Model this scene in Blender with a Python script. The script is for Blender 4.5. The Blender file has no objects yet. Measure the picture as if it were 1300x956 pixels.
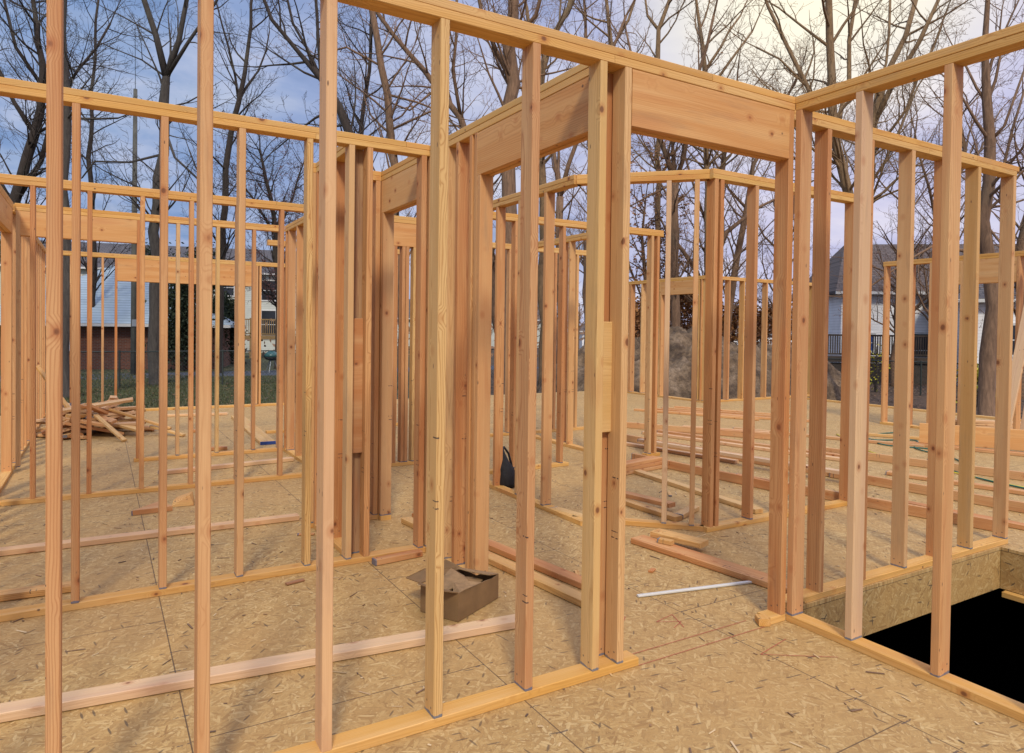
import bpy, bmesh, math, random
from mathutils import Vector, Matrix, Euler
R = math.radians
random.seed(11)
S = bpy.context.scene
COL = S.collection
# ------------------------------------------------------------------ camera
FPX, YAW, PITCH, ROLL, EYE = 881.051, R(30.70734), R(-.93246), R(.7279185), 1.526428
fwd = Vector((math.sin(YAW)*math.cos(PITCH), math.cos(YAW)*math.cos(PITCH), math.sin(PITCH)))
r0 = Vector((math.cos(YAW), -math.sin(YAW), 0)); u0 = r0.cross(fwd)
cr, ur = math.cos(ROLL)*r0+math.sin(ROLL)*u0, -math.sin(ROLL)*r0+math.cos(ROLL)*u0
cd = bpy.data.cameras.new('camera'); cam = bpy.data.objects.new('camera', cd); COL.objects.link(cam)
cam.matrix_world = Matrix(((cr.x, ur.x, -fwd.x, 0), (cr.y, ur.y, -fwd.y, 0), (cr.z, ur.z, -fwd.z, EYE), (0, 0, 0, 1)))
cd.sensor_width = 36; cd.lens = FPX/1300*36; cd.shift_y = -(478-433.5)/1300; cd.clip_end = 2000; cd.clip_start = .05
S.camera = cam
CAM = Vector((0, 0, EYE))
def at(px, py, d):
    """a point d metres ahead in the direction of a spot of the photograph"""
    return CAM + (fwd + cr*((px-650)/FPX) - ur*((py-433.5)/FPX))*d
GZ = -.62     # ground level below the deck
# ------------------------------------------------------------------ tagging
def tag(o, label=None, cat=None, group=None, kind=None):
    if label: o['label'] = label
    if cat: o['category'] = cat
    if group: o['group'] = group
    if kind: o['kind'] = kind
    return o
def empty(name, loc=(0, 0, 0), rz=0, **k):
    o = bpy.data.objects.new(name, None); COL.objects.link(o); o.location = loc; o.rotation_euler = (0, 0, rz)
    o.empty_display_size = .2
    return tag(o, **k)
def link(name, me, parent=None, loc=(0, 0, 0), rot=(0, 0, 0)):
    o = bpy.data.objects.new(name, me); COL.objects.link(o); o.parent = parent; o.location = loc; o.rotation_euler = rot
    return o
def mesh(name, vs, fs, mat, smooth=False):
    me = bpy.data.meshes.new(name); me.from_pydata(vs, [], fs); me.update()
    if mat: me.materials.append(mat)
    if smooth: me.polygons.foreach_set('use_smooth', [True]*len(me.polygons))
    return me
class MB:
    def __init__(s): s.v = []; s.f = []
    def box(s, x0, y0, z0, x1, y1, z1, M=None):
        n = len(s.v)
        p = [(x0,y0,z0),(x1,y0,z0),(x1,y1,z0),(x0,y1,z0),(x0,y0,z1),(x1,y0,z1),(x1,y1,z1),(x0,y1,z1)]
        if M: p = [tuple(M @ Vector(q)) for q in p]
        s.v += p; s.f += [tuple(n+i for i in q) for q in ((0,3,2,1),(4,5,6,7),(0,1,5,4),(1,2,6,5),(2,3,7,6),(3,0,4,7))]
        return s
    def quad(s, *p):
        n = len(s.v); s.v += [tuple(q) for q in p]; s.f.append(tuple(range(n, n+len(p)))); return s
    def tube(s, pts, rad, sides=6, cap=True):
        pts = [Vector(p) for p in pts]; n0 = len(s.v)
        if not isinstance(rad, (list, tuple)): rad = [rad]*len(pts)
        a = None
        for i, p in enumerate(pts):
            d = (pts[min(i+1, len(pts)-1)]-pts[max(i-1, 0)])
            if d.length < 1e-9: d = Vector((0, 0, 1))
            d.normalize()
            if a is None: a = d.orthogonal().normalized()
            else:
                a = a-d*a.dot(d)
                a = a.normalized() if a.length > 1e-6 else d.orthogonal().normalized()
            b = d.cross(a)
            for k in range(sides):
                t = 2*math.pi*k/sides
                q = p+(a*math.cos(t)+b*math.sin(t))*rad[i]; s.v.append((q.x, q.y, q.z))
        for i in range(len(pts)-1):
            for k in range(sides):
                k2 = (k+1) % sides
                s.f.append((n0+i*sides+k, n0+i*sides+k2, n0+(i+1)*sides+k2, n0+(i+1)*sides+k))
        if cap:
            s.f.append(tuple(n0+k for k in reversed(range(sides)))); m = n0+(len(pts)-1)*sides
            s.f.append(tuple(m+k for k in range(sides)))
        return s
    def build(s, name, mat, parent=None, smooth=False, loc=(0, 0, 0), rot=(0, 0, 0)):
        return link(name, mesh(name, s.v, s.f, mat, smooth), parent, loc, rot)
# ------------------------------------------------------------------ node helper
class N:
    def __init__(s, name):
        s.m = bpy.data.materials.new(name); s.m.use_nodes = True; s.t = s.m.node_tree; s.b = s.t.nodes['Principled BSDF']
    def n(s, typ, ins=None, **kw):
        x = s.t.nodes.new(typ)
        for k, v in kw.items(): setattr(x, k, v)
        for k, v in (ins or {}).items():
            if isinstance(v, bpy.types.NodeSocket): s.t.links.new(v, x.inputs[k])
            else: x.inputs[k].default_value = v
        return x
    def m_(s, op, a, b=0.0, c=0.0, clamp=False): 
        x = s.n('ShaderNodeMath', {0: a, 1: b, 2: c}, operation=op, use_clamp=clamp); return x.outputs[0]
    def v_(s, op, a, b=(0, 0, 0)): return s.n('ShaderNodeVectorMath', {0: a, 1: b}, operation=op).outputs[0]
    def mix(s, f, a, b, bt='MIX'):
        x = s.n('ShaderNodeMix', data_type='RGBA', blend_type=bt)
        for k, v in ((0, f), (6, a), (7, b)):
            if isinstance(v, bpy.types.NodeSocket): s.t.links.new(v, x.inputs[k])
            else: x.inputs[k].default_value = v if k == 0 or len(v) == 4 else (*v, 1)
        return x.outputs[2]
    def noise(s, vec, scale, detail=3, rough=.55, dist=0): return s.n('ShaderNodeTexNoise', {'Vector': vec, 'Scale': scale, 'Detail': detail, 'Roughness': rough, 'Distortion': dist})
    def ramp(s, f, stops, interp='LINEAR'):
        x = s.n('ShaderNodeValToRGB', {0: f}); e = x.color_ramp; e.interpolation = interp
        while len(e.elements) < len(stops): e.elements.new(.5)
        for i, (p, c) in enumerate(stops):
            e.elements[i].position = p; e.elements[i].color = (*c, 1) if len(c) == 3 else c
        return x.outputs[0]
    def rng(s, v, a, b, c=0., d=1.): return s.n('ShaderNodeMapRange', {0: v, 1: a, 2: b, 3: c, 4: d}).outputs[0]
    def sep(s, v): return s.n('ShaderNodeSeparateXYZ', {0: v}).outputs
    def comb(s, x, y, z): return s.n('ShaderNodeCombineXYZ', {0: x, 1: y, 2: z}).outputs[0]
    def out(s, col=None, rough=None, bump=None, bs=.3, bd=.01, **kw):
        if col is not None:
            if isinstance(col, bpy.types.NodeSocket): s.t.links.new(col, s.b.inputs['Base Color'])
            else: s.b.inputs['Base Color'].default_value = (*col, 1)
        if rough is not None:
            if isinstance(rough, bpy.types.NodeSocket): s.t.links.new(rough, s.b.inputs['Roughness'])
            else: s.b.inputs['Roughness'].default_value = rough
        if bump is not None:
            x = s.n('ShaderNodeBump', {'Height': bump, 'Strength': bs, 'Distance': bd}); s.t.links.new(x.outputs[0], s.b.inputs['Normal'])
        for k, v in kw.items(): s.b.inputs[k.replace('_', ' ')].default_value = v
        return s.m
# ------------------------------------------------------------------ materials
def wood(name, palette, ringc=.5, stain=0.0, ink=1.0, blue=1.0):
    """construction lumber, local x runs along the grain"""
    k = N(name)
    tc = k.n('ShaderNodeTexCoord').outputs['Object']; rnd = k.n('ShaderNodeObjectInfo').outputs['Random']
    r2 = k.m_('FRACT', k.m_('MULTIPLY', rnd, 37.31)); r3 = k.m_('FRACT', k.m_('MULTIPLY', rnd, 91.77)); r4 = k.m_('FRACT', k.m_('MULTIPLY', rnd, 13.13))
    off = k.comb(k.m_('MULTIPLY', rnd, 57.), k.m_('MULTIPLY', r2, 9.), k.m_('MULTIPLY', r3, 7.))
    p = k.v_('ADD', tc, off)
    # knots: a warped distance field
    kv = k.v_('MULTIPLY', p, (7.5, 10, 10))
    vo = k.n('ShaderNodeTexVoronoi', {'Vector': kv, 'Scale': 1.0, 'Randomness': 1.0})
    kd = k.m_('ADD', k.m_('ADD', vo.outputs['Distance'], k.m_('MULTIPLY', k.m_('LESS_THAN', k.sep(vo.outputs['Color'])[0], .52), .6)), k.m_('MULTIPLY', k.sep(vo.outputs['Color'])[1], .07))
    near = k.rng(kd, .05, .45, 1., 0.)
    # growth rings
    xs = k.sep(tc)
    wob = k.noise(k.v_('MULTIPLY', p, (.9, 7, 7)), 1.0, 3, .5).outputs[0]
    wob2 = k.noise(k.v_('MULTIPLY', p, (5, 22, 22)), 1.0, 3, .6).outputs[0]
    cy = k.m_('ADD', xs[1], k.rng(r2, 0, 1, -.09, .06)); cz = k.m_('ADD', xs[2], k.rng(r3, 0, 1, -.10, .04))
    rad = k.m_('SQRT', k.m_('ADD', k.m_('MULTIPLY', cy, cy), k.m_('MULTIPLY', cz, cz)))
    rad = k.m_('ADD', rad, k.m_('MULTIPLY', wob, .052)); rad = k.m_('ADD', rad, k.m_('MULTIPLY', wob2, .006))
    rad = k.m_('ADD', rad, k.m_('MULTIPLY', near, .018))
    rg = k.m_('FRACT', k.m_('MULTIPLY', rad, k.rng(r4, 0, 1, 95., 210.)))
    ring = k.rng(k.m_('ABSOLUTE', k.m_('SUBTRACT', rg, .62)), 0.0, .38, 1., 0.)
    ring = k.m_('POWER', ring, 1.8)
    fib = k.noise(k.v_('MULTIPLY', p, (3.0, 260, 260)), 1.0, 2, .6).outputs[0]
    broad = k.noise(k.v_('MULTIPLY', p, (.8, 14, 14)), 1.0, 2, .5).outputs[0]
    base = k.ramp(rnd, [(i/max(1, len(palette)-1), c) for i, c in enumerate(palette)])
    dark = k.mix(1.0, base, (.66, .52, .40), 'MULTIPLY')
    lite = k.mix(.42, base, (.80, .60, .32))
    c = k.mix(k.rng(broad, .35, .7), base, lite)
    c = k.mix(k.m_('MULTIPLY', ring, k.rng(r2, 0, 1, ringc*.35, ringc)), c, dark)
    c = k.mix(k.rng(fib, .35, .8, 0, .28), c, dark)
    kn = k.rng(kd, .10, .15, 1., 0.)
    c = k.mix(k.rng(kd, .10, .30, .7, 0.), c, k.mix(1., base, (.68, .42, .28), 'MULTIPLY'))
    c = k.mix(k.m_('MULTIPLY', kn, .85), c, (.16, .06, .022))
    # pin holes, nail heads
    v2 = k.n('ShaderNodeTexVoronoi', {'Vector': k.v_('MULTIPLY', p, (7, 22, 22) if ink or blue else (9, 9, 9)), 'Scale': 1.0, 'Randomness': 1.0})
    pin = k.m_('MULTIPLY', k.rng(v2.outputs['Distance'], .05, .085, 1., 0.), k.m_('GREATER_THAN', k.sep(v2.outputs['Color'])[0], .62))
    c = k.mix(k.m_('MULTIPLY', pin, .8), c, (.07, .04, .03))
    # grey weather / handling stains
    st = k.noise(k.v_('MULTIPLY', p, (1.7, 11, 11)), 1.0, 4, .65).outputs[0]
    c = k.mix(k.rng(st, .58, .80, 0, .35+stain), c, (.17, .13, .11))
    st2 = k.noise(k.v_('MULTIPLY', p, (1.1, 5, 5)), 1.3, 2, .5).outputs[0]
    c = k.mix(k.rng(st2, .60, .72, 0, .35), c, (.46, .17, .06))
    if ink:
        pos = k.rng(r3, 0, 1, .28, .85)
        sm = None
        for d, w in ((0., .0028), (.028, .0022), (.27, .003)):
            q = k.m_('LESS_THAN', k.m_('ABSOLUTE', k.m_('SUBTRACT', xs[0], k.m_('ADD', pos, d))), w)
            sm = q if sm is None else k.m_('MAXIMUM', sm, q)
        yb = k.m_('LESS_THAN', k.m_('ABSOLUTE', k.m_('SUBTRACT', k.m_('ADD', xs[1], xs[2]), k.rng(r4, 0, 1, -.02, .02))), .022)
        nn = k.m_('GREATER_THAN', k.noise(k.v_('MULTIPLY', p, (60, 60, 60)), 1.0, 1).outputs[0], .44)
        sm = k.m_('MULTIPLY', k.m_('MULTIPLY', sm, yb), k.m_('MULTIPLY', nn, k.m_('GREATER_THAN', r2, .45)))
        c = k.mix(k.m_('MULTIPLY', sm, .85), c, (.02, .018, .03))
    if blue:
        bn = k.noise(k.v_('MULTIPLY', p, (50, 30, 30)), 1.0, 2).outputs[0]
        bx = k.m_('LESS_THAN', xs[0], k.m_('MULTIPLY', bn, .020*blue))
        c = k.mix(k.m_('MULTIPLY', bx, k.m_('MULTIPLY', .75, k.m_('GREATER_THAN', r4, .42))), c, (.05, .12, .22))
    c = k.mix(1., c, k.mix(k.rng(r4, .2, .9), (1., .88, .72), (.97, .93, .86)), 'MULTIPLY')
    # nail heads near the ends of a stick
    for ny, nx in ((.017, .03), (-.021, .045)) if ink else ():
        dx_ = k.m_('SUBTRACT', xs[0], nx); dy_ = k.m_('SUBTRACT', xs[1], ny)
        dd = k.m_('SQRT', k.m_('ADD', k.m_('MULTIPLY', dx_, dx_), k.m_('MULTIPLY', dy_, dy_)))
        c = k.mix(k.rng(dd, .0035, .0055, .75, 0.), c, (.06, .05, .045))
    h = k.m_('ADD', k.m_('MULTIPLY', fib, .6), k.m_('MULTIPLY', ring, .4))
    return k.out(c, k.rng(fib, .2, .8, .58, .8), h, .25, .002)
# lumber palettes; linear base colours
W_STUD = wood('stud_lumber', [(.58,.31,.135),(.50,.235,.095),(.62,.375,.175),(.53,.275,.12),(.61,.34,.145),(.46,.215,.085),(.64,.42,.20),(.55,.31,.145),(.50,.245,.10),(.61,.385,.175)], .8)
W_YEL = wood('pine_lumber', [(.60,.38,.13),(.64,.43,.17),(.55,.32,.11),(.66,.45,.18)], 1.1, ink=1)
W_PLATE = wood('plate_lumber', [(.62,.36,.09),(.66,.41,.11),(.58,.32,.08),(.68,.43,.13)], .7, ink=0, blue=0)
W_HEAD = wood('header_lumber', [(.62,.345,.13),(.57,.30,.105),(.65,.385,.155)], .45, ink=0, blue=0)
W_RED = wood('fir_lumber', [(.48,.21,.075),(.52,.25,.095),(.45,.195,.07)], .6)
W_PALE = wood('pale_lumber', [(.60,.40,.25),(.66,.47,.30),(.58,.37,.22)], .5, ink=0)
W_DARK = wood('dark_lumber', [(.24,.11,.055),(.28,.14,.075)], .6, ink=0)  # darker brown palette than the other lumber
def osb(name, tone=1.0, seams=True, yz=False):
    k = N(name); tc = k.n('ShaderNodeTexCoord').outputs['Object']
    if yz:   # for upright sheets use x and z
        q = k.sep(tc); tc = k.comb(q[0], q[2], k.m_('MULTIPLY', q[1], .3))
    warp = k.noise(tc, 7., 2).outputs[1]
    base = k.v_('ADD', tc, k.v_('MULTIPLY', k.v_('SUBTRACT', warp, (.5, .5, .5)), (.012, .012, .0)))
    def lerp(f, a, b): return k.m_('ADD', k.m_('MULTIPLY', a, k.m_('SUBTRACT', 1., f)), k.m_('MULTIPLY', b, f))
    v = pr = ed = None
    for i, (ang, sx, sy) in enumerate(((8, 12, 64), (62, 14, 70), (-48, 13, 60), (100, 17, 80), (30, 15, 82), (145, 14, 76))):
        mp0 = k.n('ShaderNodeMapping', {'Vector': base, 'Rotation': (0, 0, R(ang))})
        mp = k.n('ShaderNodeMapping', {'Vector': mp0.outputs[0], 'Scale': (sx, sy, 1), 'Location': (i*3.7, i*1.3, 0)})
        vo = k.n('ShaderNodeTexVoronoi', {'Vector': mp.outputs[0], 'Scale': 1.0}, voronoi_dimensions='2D')
        q = k.sep(vo.outputs['Color']); inside = k.m_('LESS_THAN', vo.outputs['Distance'], .52)
        pi_ = k.m_('MULTIPLY', q[1], inside)
        if v is None: v, pr, ed = q[0], pi_, vo.outputs['Distance']
        else:
            f = k.m_('GREATER_THAN', pi_, pr); v = lerp(f, v, q[0]); ed = lerp(f, ed, vo.outputs['Distance']); pr = k.m_('MAXIMUM', pr, pi_)
    t = tone
    c = k.ramp(v, [(0, (.29*t,.17*t,.06*t)), (.14, (.41*t,.26*t,.10*t)), (.5, (.49*t,.325*t,.13*t)), (.82, (.57*t,.40*t,.175*t)), (1, (.68*t,.52*t,.27*t))])
    c = k.mix(k.rng(ed, .36, .54, 0, .38), c, (.17*t, .10*t, .04*t))
    fine = k.noise(k.v_('MULTIPLY', base, (60, 140, 1)), 1., 3, .6).outputs[0]
    c = k.mix(k.rng(fine, .35, .75, 0, .35), c, (.25*t, .155*t, .07*t))
    big = k.noise(tc, .8, 4, .6).outputs[0]
    c = k.mix(k.rng(big, .35, .7, 0, .45), c, (.56*t, .34*t, .125*t))
    dirt = k.noise(tc, 2.6, 5, .7).outputs[0]
    c = k.mix(k.rng(dirt, .56, .80, 0, .4), c, (.17*t, .11*t, .06*t))
    # stray dark marks, staples and ink ticks
    for ang, sc, th in ((8, (15, 85, 1), .955), (-50, (18, 80, 1), .965), (80, (14, 90, 1), .97)):
        mp0 = k.n('ShaderNodeMapping', {'Vector': base, 'Rotation': (0, 0, R(ang))})
        mp = k.n('ShaderNodeMapping', {'Vector': mp0.outputs[0], 'Scale': sc, 'Location': (ang, 3, 0)})
        vo = k.n('ShaderNodeTexVoronoi', {'Vector': mp.outputs[0], 'Scale': .55}, voronoi_dimensions='2D')
        mk = k.m_('MULTIPLY', k.rng(vo.outputs['Distance'], .16, .26, 1., 0.), k.m_('GREATER_THAN', k.sep(vo.outputs['Color'])[1], th))
        c = k.mix(k.m_('MULTIPLY', mk, .7), c, (.045, .035, .03))
    h = v
    if seams:
        q = k.sep(tc)
        br = k.n('ShaderNodeTexBrick', {'Vector': k.comb(k.m_('ADD', q[1], .9), k.m_('ADD', q[0], -.29+1.22*8), 0.), 'Scale': 1., 'Mortar Size': .0028, 'Mortar Smooth': .0, 'Brick Width': 2.44, 'Row Height': 1.22}, offset=.5)
        c = k.mix(k.m_('MULTIPLY', br.outputs['Fac'], .85), c, (.05, .03, .018))
        tint = k.noise(k.comb(k.m_('FLOOR', k.m_('DIVIDE', k.m_('ADD', q[0], -.29), 1.22)), k.m_('FLOOR', k.m_('DIVIDE', q[1], 1.22)), 0.), 3.7, 0).outputs[0]
        c = k.mix(k.rng(tint, .35, .65, 0, .22), c, (.36*t, .22*t, .10*t))
        # carpenter's ink ticks beside the seams
        dx = k.m_('ABSOLUTE', k.m_('SUBTRACT', k.m_('FRACT', k.m_('DIVIDE', k.m_('ADD', q[0], -.29+12.2), 1.22)), .5))
        nearseam = k.m_('GREATER_THAN', dx, .46)
        tick = k.m_('LESS_THAN', k.m_('ABSOLUTE', k.m_('SUBTRACT', k.m_('FRACT', k.m_('MULTIPLY', q[1], 4.9)), .5)), .022)
        tn = k.m_('GREATER_THAN', k.noise(tc, 45., 1).outputs[0], .5)
        c = k.mix(k.m_('MULTIPLY', k.m_('MULTIPLY', nearseam, tick), k.m_('MULTIPLY', tn, .7)), c, (.05, .04, .05))
    c = k.mix(1., c, (1., .95, .80), 'MULTIPLY')
    return k.out(c, .72, h, .35, .002)
M_FLOOR = osb('subfloor_osb', .93); M_RIM = osb('rim_osb', .85, False, True)
def simple(name, col, rough=.7, var=.25, scale=6., bump=.2, metal=0., bd=.01, coord='Object'):
    k = N(name); tc = k.n('ShaderNodeTexCoord').outputs[coord]
    n1 = k.noise(tc, scale, 5, .6).outputs[0]
    d = tuple(x*(1-var) for x in col); l = tuple(min(1, x*(1+var)) for x in col)
    return k.out(k.ramp(n1, [(.3, d), (.7, l)]), rough, n1, bump, bd, Metallic=metal)
M_CARD = simple('cardboard', (.20,.115,.045), .85, .18, 9, .3)
M_WHITE = simple('white_trim', (.58,.57,.52), .5, .06, 4, .05)
M_TEAR = simple('torn_card', (.27,.165,.075), .9, .2, 30, .4)
M_BLACK = simple('black_cloth', (.012,.012,.014), .8, .4, 30, .4)
M_REDP = simple('red_plastic', (.30,.015,.02), .4, .15, 8, .05)
M_GREENC = simple('green_cord_jacket', (.01,.11,.075), .45, .1, 9, .05)
M_YELC = simple('yellow_cord_jacket', (.62,.50,.03), .45, .1, 9, .05)
M_CHALK = simple('red_chalk', (.42,.10,.06), .95, .3, 60, .1)
M_BLUEP = simple('blue_paint', (.015,.05,.22), .6, .15, 30, .1)
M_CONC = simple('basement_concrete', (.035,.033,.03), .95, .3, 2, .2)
M_PIT = simple('shade_dark_basement_soil', (.012,.010,.009), 1, .3, 2, .2)  # near-black base colour carries the shade of the stairwell
M_GREY = simple('grey_metal', (.22,.25,.28), .5, .1, 5, .05, .3)
M_LBLUE = simple('pale_blue_box', (.38,.48,.62), .5, .06, 5, .05)
M_POLE = simple('weathered_pole', (.10,.10,.085), .9, .3, 3, .3)
M_GLASS = simple('dark_window_glass', (.025,.028,.035), .12, .3, 1.2, .02)
M_BLUEGL = simple('blue_reflecting_glass', (.05,.11,.34), .15, .15, 1.5, .02)
M_FENCE = simple('fence_wire', (.035,.045,.04), .6, .1, 5, .05, .3)
M_DECK = simple('deck_boards', (.24,.155,.065), .85, .3, 3, .2)
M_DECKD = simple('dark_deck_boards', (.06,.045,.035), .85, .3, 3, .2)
M_TRIM = simple('pale_house_trim', (.58,.58,.56), .6, .05, 3, .05)
M_TEAL = simple('teal_enamel', (.03,.10,.10), .35, .1, 3, .02)
M_YLEAF = simple('yellow_leaves', (.42,.36,.03), .7, .35, 3, .1)
def stripes(name, col, pitch, var=.1, dk=.6, rough=.6, frac=.12, axis=2):
    k = N(name); tc = k.n('ShaderNodeTexCoord').outputs['Object']; z = k.sep(tc)[axis]
    f = k.m_('FRACT', k.m_('DIVIDE', z, pitch)); ln = k.m_('LESS_THAN', f, frac)
    n1 = k.noise(tc, 1.3, 4).outputs[0]
    c = k.ramp(n1, [(.3, tuple(x*(1-var) for x in col)), (.7, tuple(min(1, x*(1+var)) for x in col))])
    return k.out(k.mix(k.m_('MULTIPLY', ln, 1-dk), c, tuple(x*.3 for x in col)), rough)
M_SIDW = stripes('white_lap_siding', (.86,.86,.86), .14)
M_SIDC = stripes('cream_lap_siding', (.50,.52,.46), .16)
def shingle(name, a, b, sc=(4., 1.)):
    k = N(name); tc = k.n('ShaderNodeTexCoord').outputs['Object']
    br = k.n('ShaderNodeTexBrick', {'Vector': k.comb(k.sep(tc)[0], k.m_('MULTIPLY', k.sep(tc)[2], 1.6), 0.), 'Color1': (*a, 1), 'Color2': (*b, 1), 'Mortar': (*[x*.4 for x in a], 1), 'Scale': 1., 'Mortar Size': .02, 'Brick Width': .35, 'Row Height': .16})
    n1 = k.noise(tc, .7, 4).outputs[0]
    return k.out(k.mix(k.rng(n1, .3, .7, 0, .3), br.outputs[0], tuple(x*.7 for x in a)), .85, br.outputs['Fac'], .4, .01)
M_ROOFW = stripes('pale_roof_shingles', (.30,.38,.43), .13, .12, .45, .7, .2); M_ROOFG = shingle('grey_roof_shingles', (.085,.08,.085), (.11,.10,.10))
M_ROOFB = shingle('brown_roof_shingles', (.10,.075,.065), (.13,.10,.085))
def brickm():
    k = N('red_brick'); tc = k.n('ShaderNodeTexCoord').outputs['Object']; q = k.sep(tc)
    br = k.n('ShaderNodeTexBrick', {'Vector': k.comb(k.m_('ADD', q[0], q[1]), q[2], 0.), 'Color1': (.19,.065,.035,1), 'Color2': (.12,.04,.022,1), 'Mortar': (.17,.14,.12,1), 'Scale': 1., 'Mortar Size': .008, 'Brick Width': .22, 'Row Height': .075})
    n1 = k.noise(tc, 1.2, 4).outputs[0]
    return k.out(k.mix(k.rng(n1, .3, .7, 0, .35), br.outputs[0], (.09,.035,.02)), .9, br.outputs['Fac'], .4, .01)
M_BRICK = brickm()
def barkm(name, a, b):
    k = N(name); tc = k.n('ShaderNodeTexCoord').outputs['Object']
    n1 = k.noise(k.v_('MULTIPLY', tc, (9, 9, 1.8)), 1.6, 6, .7, .6).outputs[0]; n2 = k.noise(tc, .6, 3).outputs[0]
    c = k.ramp(n1, [(.3, a), (.52, tuple((x+y)/2 for x, y in zip(a, b))), (.72, b)])
    c = k.mix(k.rng(n2, .55, .7, 0, .3), c, (.13, .13, .095))
    return k.out(c, .95, n1, .8, .03)
BARK_G = barkm('grey_bark', (.036,.031,.026), (.095,.082,.068))
BARK_D = barkm('dark_bark', (.024,.017,.013), (.062,.046,.036))
BARK_B = barkm('brown_bark', (.105,.06,.035), (.29,.175,.10))
BARK_W = barkm('warm_bark', (.13,.08,.04), (.34,.22,.11))
def leafm(name, cols):
    k = N(name); ge = k.n('ShaderNodeNewGeometry'); rp = ge.outputs['Random Per Island']
    c = k.ramp(rp, [(i/(len(cols)-1), q) for i, q in enumerate(cols)])
    return k.out(c, .75)
L_EVER = leafm('evergreen_leaves', [(.010,.018,.008),(.022,.036,.014),(.035,.05,.02),(.016,.028,.011)])
L_OAK = leafm('dry_oak_leaves', [(.16,.06,.02),(.28,.12,.035),(.36,.17,.05),(.12,.05,.02),(.22,.09,.03)])
L_RED = leafm('red_buds', [(.13,.045,.035),(.09,.035,.03),(.17,.06,.04)])
L_YEL = leafm('yellow_shrub_leaves', [(.40,.34,.02),(.30,.30,.03),(.50,.42,.05)])
L_LITT = leafm('fallen_leaves', [(.14,.07,.03),(.20,.10,.04),(.09,.05,.025),(.25,.14,.06)])
def groundm():
    k = N('lawn_and_leaf_litter'); tc = k.n('ShaderNodeTexCoord').outputs['Object']; q = k.sep(tc)
    n1 = k.noise(tc, .35, 5, .6).outputs[0]; n2 = k.noise(tc, 6., 5, .75).outputs[0]; n3 = k.noise(tc, 38., 3, .7).outputs[0]
    g = k.ramp(n2, [(.3, (.028,.034,.012)), (.55, (.060,.066,.022)), (.75, (.10,.09,.035))])
    b = k.ramp(n2, [(.3, (.035,.024,.015)), (.55, (.085,.05,.028)), (.75, (.16,.09,.045))])
    side = k.rng(k.m_('ADD', k.m_('SUBTRACT', q[0], k.m_('MULTIPLY', q[1], .55)), k.m_('MULTIPLY', n1, 6.)), -2., 4.)
    c = k.mix(side, g, b); c = k.mix(k.rng(n3, .55, .75, 0, .5), c, (.12, .07, .03))
    return k.out(c, .95, n3, .6, .05)
M_GROUND = groundm()
M_ROAD = simple('asphalt', (.055,.065,.08), .9, .15, 3, .1)
def dirtm():
    k = N('excavated_clay'); tc = k.n('ShaderNodeTexCoord').outputs['Object']
    n1 = k.noise(tc, 1.4, 8, .7).outputs[0]; n2 = k.noise(tc, 9., 5, .7).outputs[0]
    c = k.ramp(n1, [(.36, (.05,.030,.015)), (.5, (.16,.105,.058)), (.66, (.28,.20,.125))])
    c = k.mix(k.rng(n2, .46, .62, 0, .6), c, (.045, .028, .017))
    return k.out(c, .97, n2, .9, .08)
M_DIRT = dirtm()
# ------------------------------------------------------------------ lumber
CACHE = {}
def board_mesh(L, w, t, mat, name='board'):
    key = (round(L, 3), round(w, 4), round(t, 4), mat.name)
    if key in CACHE: return CACHE[key]
    c = min(.003, t*.2); h, g = w/2, t/2
    ring = [(-h+c, -g), (h-c, -g), (h, -g+c), (h, g-c), (h-c, g), (-h+c, g), (-h, g-c), (-h, -g+c)]
    vs = []; fs = []; xs = [0, L]
    for x in xs: vs += [(x, a, b) for a, b in ring]
    for k in range(8): fs.append((k, (k+1) % 8, 8+(k+1) % 8, 8+k))
    fs += [tuple(reversed(range(8))), tuple(range(8, 16))]
    me = mesh(name, vs, fs, mat); CACHE[key] = me
    return me
def board(name, p0, p1, w, t, up=(0, 0, 1), mat=None, parent=None, roll=0):
    """a stick of lumber from p0 to p1; t is measured along up, w across it"""
    p0, p1 = Vector(p0), Vector(p1); X = (p1-p0); L = X.length; X.normalize()
    Zv = Vector(up); Zv = (Zv-X*Zv.dot(X)).normalized(); Y = Zv.cross(X)
    o = link(name, board_mesh(L, w, t, mat, name), parent)
    m = Matrix((X, Y, Zv)).transposed().to_4x4(); m.translation = p0
    if roll: m = m @ Matrix.Rotation(roll, 4, 'X')
    o.matrix_basis = m
    return o
ZB, ZT1, ZT2, ZTT, ZH = .038, 2.696, 2.734, 2.772, 2.44
TH = .089
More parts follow.
